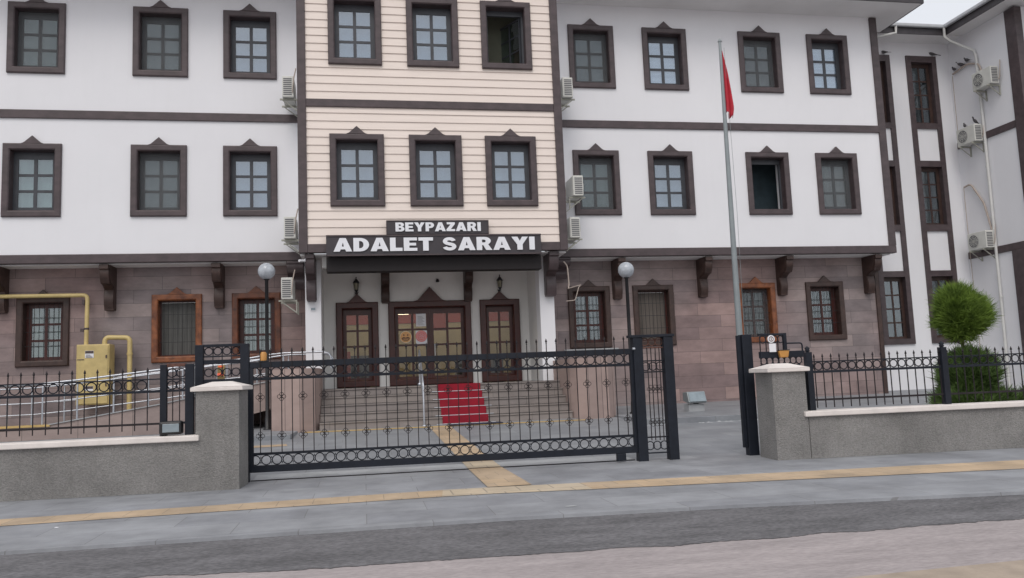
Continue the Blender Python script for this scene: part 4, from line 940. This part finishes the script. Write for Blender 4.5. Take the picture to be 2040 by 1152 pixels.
def fence(x0, x1, pitch, xp0, off, zs, label, posts, zz):
    o = empty('iron_fence', F((x0+x1)/2, off, zz), label, 'fence', 'iron fences on the boundary walls')
    t, k, b, p0, p1 = zs
    rail(o, F(x0, off, t), F(x1, off, t), .012, .018); rail(o, F(x0, off, k), F(x1, off, k), .03, .035); rail(o, F(x0, off, b), F(x1, off, b), .025, .028, m='iron2')
    rr = (t-k-.03)/2; rm = ring_me(rr-.004); pm = picket_me(p0-.001, p1); x = xp0
    while x > x0+.03: x -= pitch
    x += pitch
    while x < x1-.03:
        if not any(abs(x-q) < .06 for q in posts):
            sub('picket', pm, o, F(x, off-.006, 0)); sub('ring', rm, o, F(x-pitch/2, off+.008, (t+k)/2+.006), AF)
        x += pitch
    for q in posts:
        mb = MB(); c = F(q, off, 0); mb.box(c.x-.045, c.x+.045, c.y-.045, c.y+.045, zz, p1+.03)
        mb.lathe([(.02, 0), (.04, .015), (.028, .035), (.04, .055), (.004, .09)], (c.x, c.y, p1+.03), 8); mb.build('post', M['iron'], o)
    return o
fence(-7.9, -2.72, .162, -2.90, .20, (1.50, 1.335, .90, .815, 1.66), 'dark iron fence with rings and spear tips on the left boundary wall', [], .74)
fence(6.50, 14.5, .131, 7.73, .20, (1.385, 1.235, .825, .71, 1.50), 'dark iron fence with rings and spear tips on the right boundary wall', [6.46, 8.58, 11.0, 13.4], .675)
# short end frame left of the left pillar
ef = empty('fence_end_frame', F(-2.5, .2, .735), 'dark iron end frame of the left fence beside the gate pillar', 'iron frame')
for x, w_ in ((-2.69, .085), (-2.35, .11)):
    c = F(x, .2, 0); MB().box(c.x-w_/2, c.x+w_/2, c.y-.04, c.y+.04, .735, 1.69).build('post', M['iron'], ef, bevel=.004)
rail(ef, F(-2.65, .2, 1.68), F(-2.40, .2, 1.68), .04, .045, m='rusty'); rail(ef, F(-2.65, .2, 1.49), F(-2.40, .2, 1.49), .02, .02); rail(ef, F(-2.65, .2, 1.335), F(-2.40, .2, 1.335), .03, .03); rail(ef, F(-2.65, .2, .9), F(-2.40, .2, .9), .025, .03)
rm = ring_me(.058); pm = picket_me(.9, 1.66, spear=False)
for x in (-2.585, -2.465): sub('ring', rm, ef, F(x, .2, 1.575), AF); sub('ring', rm, ef, F(x, .2, 1.41), AF)
for x in (-2.57, -2.48): sub('picket', pm, ef, F(x, .19, 0))
fl = empty('floodlight', F(-2.56, .12, .735), 'black floodlight lying on the left coping inside the fence end frame', 'floodlight')
c = F(-2.56, .17, 0); MB().box(c.x-.16, c.x+.13, c.y-.1, c.y+.06, .75, .93).build('housing', M['black'], fl, bevel=.03)
MB().box(c.x-.11, c.x+.1, c.y-.112, c.y-.101, .785, .895).build('lens', M['panel'], fl, bevel=.004)
# gate
GL = lambda x, z, dy=0: Vector((x, 12.15-.06*x+dy, z)); AG = math.atan(-.06)
g = empty('sliding_gate', GL(1.2, .1), 'long dark iron sliding gate with ring borders closed across the entrance', 'gate')
GX0, GX1 = -1.62, 4.06
rail(g, GL(GX0, 1.655), GL(GX1, 1.655), .06, .085); rail(g, GL(GX0, 1.455), GL(GX1, 1.455), .035, .04); rail(g, GL(GX0, .385), GL(GX1, .385), .035, .035); rail(g, GL(GX0, .175), GL(GX1, .175), .06, .095)
for x in (GX0+.02, GX1-.03): MB().box(GL(x, 0).x-.03, GL(x, 0).x+.03, GL(x, 0).y-.031, GL(x, 0).y+.031, .222, 1.612).build('stile', M['iron'], g)
mb = MB(); mb.box(3.72, 3.86, GL(3.8, 0).y-.04, GL(3.8, 0).y+.04, .02, .127); mb.build('wheel_housing', M['iron'], g, bevel=.01)

NP = 38; pit = (GX1-GX0)/NP; pm = picket_me(.40, 1.89); pm2 = picket_me(.40, 1.90)
rt = ring_me(.068); rb = ring_me(.066)
for i in range(NP):
    xc = GX0+pit*(i+.5); sub('ring', rt, g, GL(xc, 1.547), AG); sub('ring', rb, g, GL(xc, .296), AG)
    if i:
        x = GX0+pit*i; sub('picket', pm, g, GL(x, 0, -.035), 0, 'iron2')
        if i % 2: sub('rosette', ROS, g, GL(x, 1.19, -.045), AG); sub('rosette', ROS, g, GL(x, .64, -.045), AG)
# receiving frame and posts at the left
gf = empty('gate_receiver', GL(-1.68, 0), 'tall dark iron post and high ring frame behind the left gate pillar', 'gate post')
c = GL(-1.68, 0, 0); MB().box(c.x-.065, c.x+.055, c.y-.06, c.y+.06, -.02, 1.97).build('post', M['iron'], gf, bevel=.005)
c = GL(-2.315, 0, 0); MB().box(c.x-.055, c.x+.055, c.y-.05, c.y+.05, .0, 1.97).build('post', M['iron'], gf, bevel=.005)
rail(gf, GL(-2.26, 1.955), GL(-1.745, 1.955), .05, .04); rail(gf, GL(-2.26, 1.80), GL(-1.745, 1.80), .03, .02); rail(gf, GL(-2.26, 1.72), GL(-1.745, 1.72), .05, .06); rail(gf, GL(-2.26, 1.44), GL(-1.745, 1.44), .05, .07)
rm = ring_me(.055)
for i in range(4): sub('ring', rm, gf, GL(-2.19+.126*i, 1.875), AG); sub('ring', rm, gf, GL(-2.19+.126*i, 1.57), AG)
for i in range(3): MB().box(GL(-2.13+.126*i, 0).x-.006, GL(-2.13+.126*i, 0).x+.006, GL(-2.1, 0).y-.006, GL(-2.1, 0).y+.006, 1.5, 1.94).build('picket', M['iron2'], gf)
b1 = empty('warning_beacon', GL(-1.43, 1.7, -.03), 'small orange warning light on the left end of the gate rail', 'warning light')
c = GL(-1.43, 0, 0); MB().box(c.x-.06, c.x+.06, c.y-.04, c.y+.04, 1.70, 1.715).build('base', M['black'], b1); MB().lathe([(.05, 0), (.052, .1), (.035, .125)], (c.x, c.y, 1.715), 12).build('lamp', M['orange'], b1)
b2 = empty('warning_beacon', GL(-2.06, 1.5, .25), 'orange gate light with a lit red strip behind the left pillar', 'warning light')
c = GL(-2.06, 0, .25); MB().box(c.x-.05, c.x+.05, c.y-.03, c.y+.03, 1.45, 1.68).build('base', M['gas'], b2, bevel=.008)
mb = MB(); mb.box(c.x-.045, c.x+.045, c.y-.045, c.y-.031, 1.53, 1.56); mb.box(c.x-.03, c.x+.03, c.y-.045, c.y-.031, 1.65, 1.67); mb.build('lit_strip', M['redlamp'], b2)
# double post right of the gate
gd = empty('gate_post_panel', GL(4.35, 0), 'pair of thick dark posts with a narrow ironwork panel at the gate end', 'gate posts')
for x in (4.12, 4.60):
    c = GL(x, 0); MB().box(c.x-.075, c.x+.075, c.y-.075, c.y+.075, -.02, 1.86).build('post', M['iron'], gd, bevel=.006)
rail(gd, GL(3.99, 1.88), GL(4.70, 1.88), .17, .04); rail(gd, GL(4.19, 1.70), GL(4.53, 1.70), .03, .02, m='rusty')
for z in (1.50, 1.33, .24-.13, .385-.04): rail(gd, GL(4.19, z), GL(4.53, z), .025, .02)
rm = ring_me(.062); rp = ring_me(.06)
for i in range(3): sub('ring', rp, gd, GL(4.25+.11*i, 1.79), AG, 'rusty'); sub('ring', rm, gd, GL(4.25+.11*i, 1.415), AG); sub('ring', rm, gd, GL(4.25+.11*i, .22), AG)
pm = picket_me(.3, 1.70, spear=False)
for x in (4.27, 4.33, 4.40, 4.46): sub('picket', pm, gd, GL(x, 0, -.03))
for z in (1.07, .57):
    for x in (4.30, 4.365, 4.43): sub('rosette', ROS, gd, GL(x, z, -.035), AG)
mb = MB(); mb.tube([(4.02, GL(4.02, 0).y-.1, 1.69), (4.06, GL(4.02, 0).y-.1, 1.69)], .02, 8); mb.build('latch', M['steel'], gd)
# wicket: post at the pillar, leaf swung inwards behind it
wk = empty('wicket_gate', GL(5.86, 0), 'narrow wicket gate standing open behind the right pillar', 'gate')
c = GL(5.85, 0); MB().box(c.x-.07, c.x+.09, c.y-.07, c.y+.07, .0, 1.85).build('post', M['iron'], wk, bevel=.006)
MB().box(c.x-.135, c.x-.075, c.y-.03, c.y+.03, .12, 1.84).build('stile', M['iron'], wk, bevel=.005)
def WK(t, z): return Vector((5.96+t*.93, 12.35-.06*5.9-.45+t*.20, z))
rail(wk, WK(0, 1.83), WK(.52, 1.83), .04, .035); rail(wk, WK(0, 1.52), WK(.90, 1.52), .05, .10); rail(wk, WK(0, 1.35), WK(.8, 1.35), .03, .03); rail(wk, WK(0, .16), WK(.5, .16), .04, .1); rail(wk, WK(0, .38), WK(.5, .38), .03, .03)
MB().bar(WK(.52, 1.5), WK(.52, 1.85), .05, .05).build('stile', M['iron'], wk)
MB().tube(round_path([WK(.54, 1.69), WK(.88, 1.69), WK(.88, 1.5)], .05), .012, 8).build('latch_loop', M['iron'], wk)
rm = ring_me(.055); AWK = math.atan2(.20, .93)
for i in range(4): sub('ring', rm, wk, WK(.08+.12*i, .27), AWK)
for i in range(7): sub('ring', rm, wk, WK(.07+.12*i, 1.425), AWK)
for i in range(4): sub('ring', rm, wk, WK(.08+.12*i, 1.755), AWK)
pm = picket_me(.2, 1.80, spear=False)
for i in range(4): sub('picket', pm, wk, WK(.02+.12*i, 0), AWK)
for i in range(3): sub('rosette', ROS, wk, WK(.02+.12*i, 1.19), AWK); sub('rosette', ROS, wk, WK(.02+.12*i, .62), AWK)
p = WK(.22, 1.72); ns = empty('notice_plate', p, 'white round and square notice fixed on the open wicket', 'notice')
n = 20; MB().prism([(p.x+.06*cs(2*math.pi*j/n), p.z+.04+.06*sn(2*math.pi*j/n)) for j in range(n)], 'y', p.y-.05, p.y-.045).build('round_plate', M['paper'], ns)
MB().box(p.x-.04, p.x+.07, p.y-.05, p.y-.045, p.z-.16, p.z-.03).build('square_plate', M['paper'], ns)
mb = MB(); mb.tube([(p.x+.035*cs(2*math.pi*j/14), p.y-.052, p.z+.04+.035*sn(2*math.pi*j/14)) for j in range(14)], .005, 4, True); mb.box(p.x-.005, p.x+.005, p.y-.054, p.y-.0515, p.z+.02, p.z+.06); mb.build('mark', M['rusty'], ns)
p = WK(.44, 1.53); bb = empty('warning_beacon', p, 'orange gate light on the band of the open wicket', 'warning light')
MB().prism([(p.x-.09, p.z+.05), (p.x+.09, p.z+.05), (p.x+.065, p.z-.06), (p.x-.065, p.z-.06)], 'y', p.y-.09, p.y-.03).build('lamp', M['orange'], bb, bevel=.01)
MB().box(p.x-.095, p.x+.095, p.y-.095, p.y-.028, p.z+.051, p.z+.062).build('cover', M['black'], bb)

# ------------------------------------------------------------------ clipped conifer and shrubs
def foliage(name, blobs, n, m, parent=None, seed=1, up=.5, ln=.10, wd=.010):
    rnd = random.Random(seed); mb = MB()
    for c, rx, rz, cnt in blobs:
        c = Vector(c)
        for _ in range(cnt):
            while True:
                d = Vector((rnd.uniform(-1, 1), rnd.uniform(-1, 1), rnd.uniform(-1, 1)))
                if .05 < d.length <= 1: break
            r = d.length; d.normalize()
            rr = (r**.5)*(1+.38*noise.noise(d*2.4+c)+.16*noise.noise(d*6+c))
            p = c+Vector((d.x*rx*rr, d.y*rx*rr, d.z*rz*rr))
            g = (Vector((d.x, d.y, d.z*.7))*.8+Vector((0, 0, up))+Vector((rnd.uniform(-.5, .5), rnd.uniform(-.5, .5), rnd.uniform(-.4, .4)))).normalized()
            for q in range(3):                            # a little feathery spray
                gg = (g+Vector((rnd.uniform(-.45, .45), rnd.uniform(-.45, .45), rnd.uniform(-.45, .45)))).normalized()
                L_ = ln*rnd.uniform(.5, 1.25); s_ = gg.cross(Vector((rnd.uniform(-1, 1), rnd.uniform(-1, 1), rnd.uniform(-1, 1)))).normalized()*wd*rnd.uniform(.6, 1.2)
                mb.add([p-s_, p+s_, p+gg*L_*.6+s_*.8, p+gg*L_, p+gg*L_*.6-s_*.8], [(0, 1, 2, 3, 4)])
    o = mb.build(name, M[m], parent); return o
TX, TY = 10.25, 12.45
tr = empty('topiary_conifer', (TX, TY, .12), 'feathery green conifer clipped to a ball over a broad skirt behind the fence', 'tree')
mb = MB(); mb.tube([(TX+.02, TY, .1), (TX, TY, .8), (TX-.02, TY, 1.5), (TX, TY, 2.2)], .05, 8, r2=.02)
for k in range(14):
    a = k*2.4; z = .4+.13*k; mb.tube([(TX, TY, z), (TX+.25*cs(a), TY+.25*sn(a), z+.16)], .012, 5, r2=.004)
mb.build('trunk', M['trunk'], tr)
foliage('crown', [((TX, TY, 2.05), .35, .36, 4000), ((TX-.16, TY-.05, 2.24), .22, .30, 1300), ((TX+.22, TY, 2.12), .25, .27, 1100), ((TX+.04, TY, 2.42), .15, .16, 300), ((TX-.02, TY, 1.85), .22, .2, 500)], 0, 'leaf', tr, 3, .55, .20, .0048)
foliage('skirt', [((TX, TY, .95), .40, .46, 4600), ((TX-.15, TY-.05, .48), .44, .36, 3400), ((TX+.30, TY, .45), .5, .34, 3200), ((TX+.08, TY, 1.25), .34, .18, 1100)], 0, 'leafd', tr, 5, .6, .20, .0050)
sh = empty('shrub', (11.6, 12.1, .12), 'low dark green shrub behind the right fence at the photo edge', 'shrub')
foliage('foliage', [((11.35, 12.05, .42), .42, .34, 2600), ((11.9, 12.0, .5), .4, .36, 2200), ((12.6, 12.0, .55), .5, .4, 2000)], 0, 'leafd', sh, 9, .5, .16, .006)
MB().tube([(11.6, 12.1, .1), (11.6, 12.1, .5)], .03, 6).build('stem', M['trunk'], sh)
# litter
for i, (x, y, z, r, lb) in enumerate([(-3.1, 9.15, .004, .03, 'white scrap of paper on the left pavement'), (2.45, 7.95, -.026, .022, 'tiny white scrap lying by the asphalt edge'), (2.05, 8.25, .004, .07, 'pale smear of dried mortar on the pavement')]):
    mb = MB(); mb.add([(x+r*cs(2*math.pi*j/9)*random.uniform(.7, 1.3), y+r*.6*sn(2*math.pi*j/9)*random.uniform(.7, 1.3), z) for j in range(9)]+[(x, y, z+.006)], [(j, (j+1) % 9, 9) for j in range(9)])
    tag(mb.build('paper_scrap' if i < 2 else 'mortar_smear', M['paper'] if i < 2 else M['concrete']), lb, 'litter')
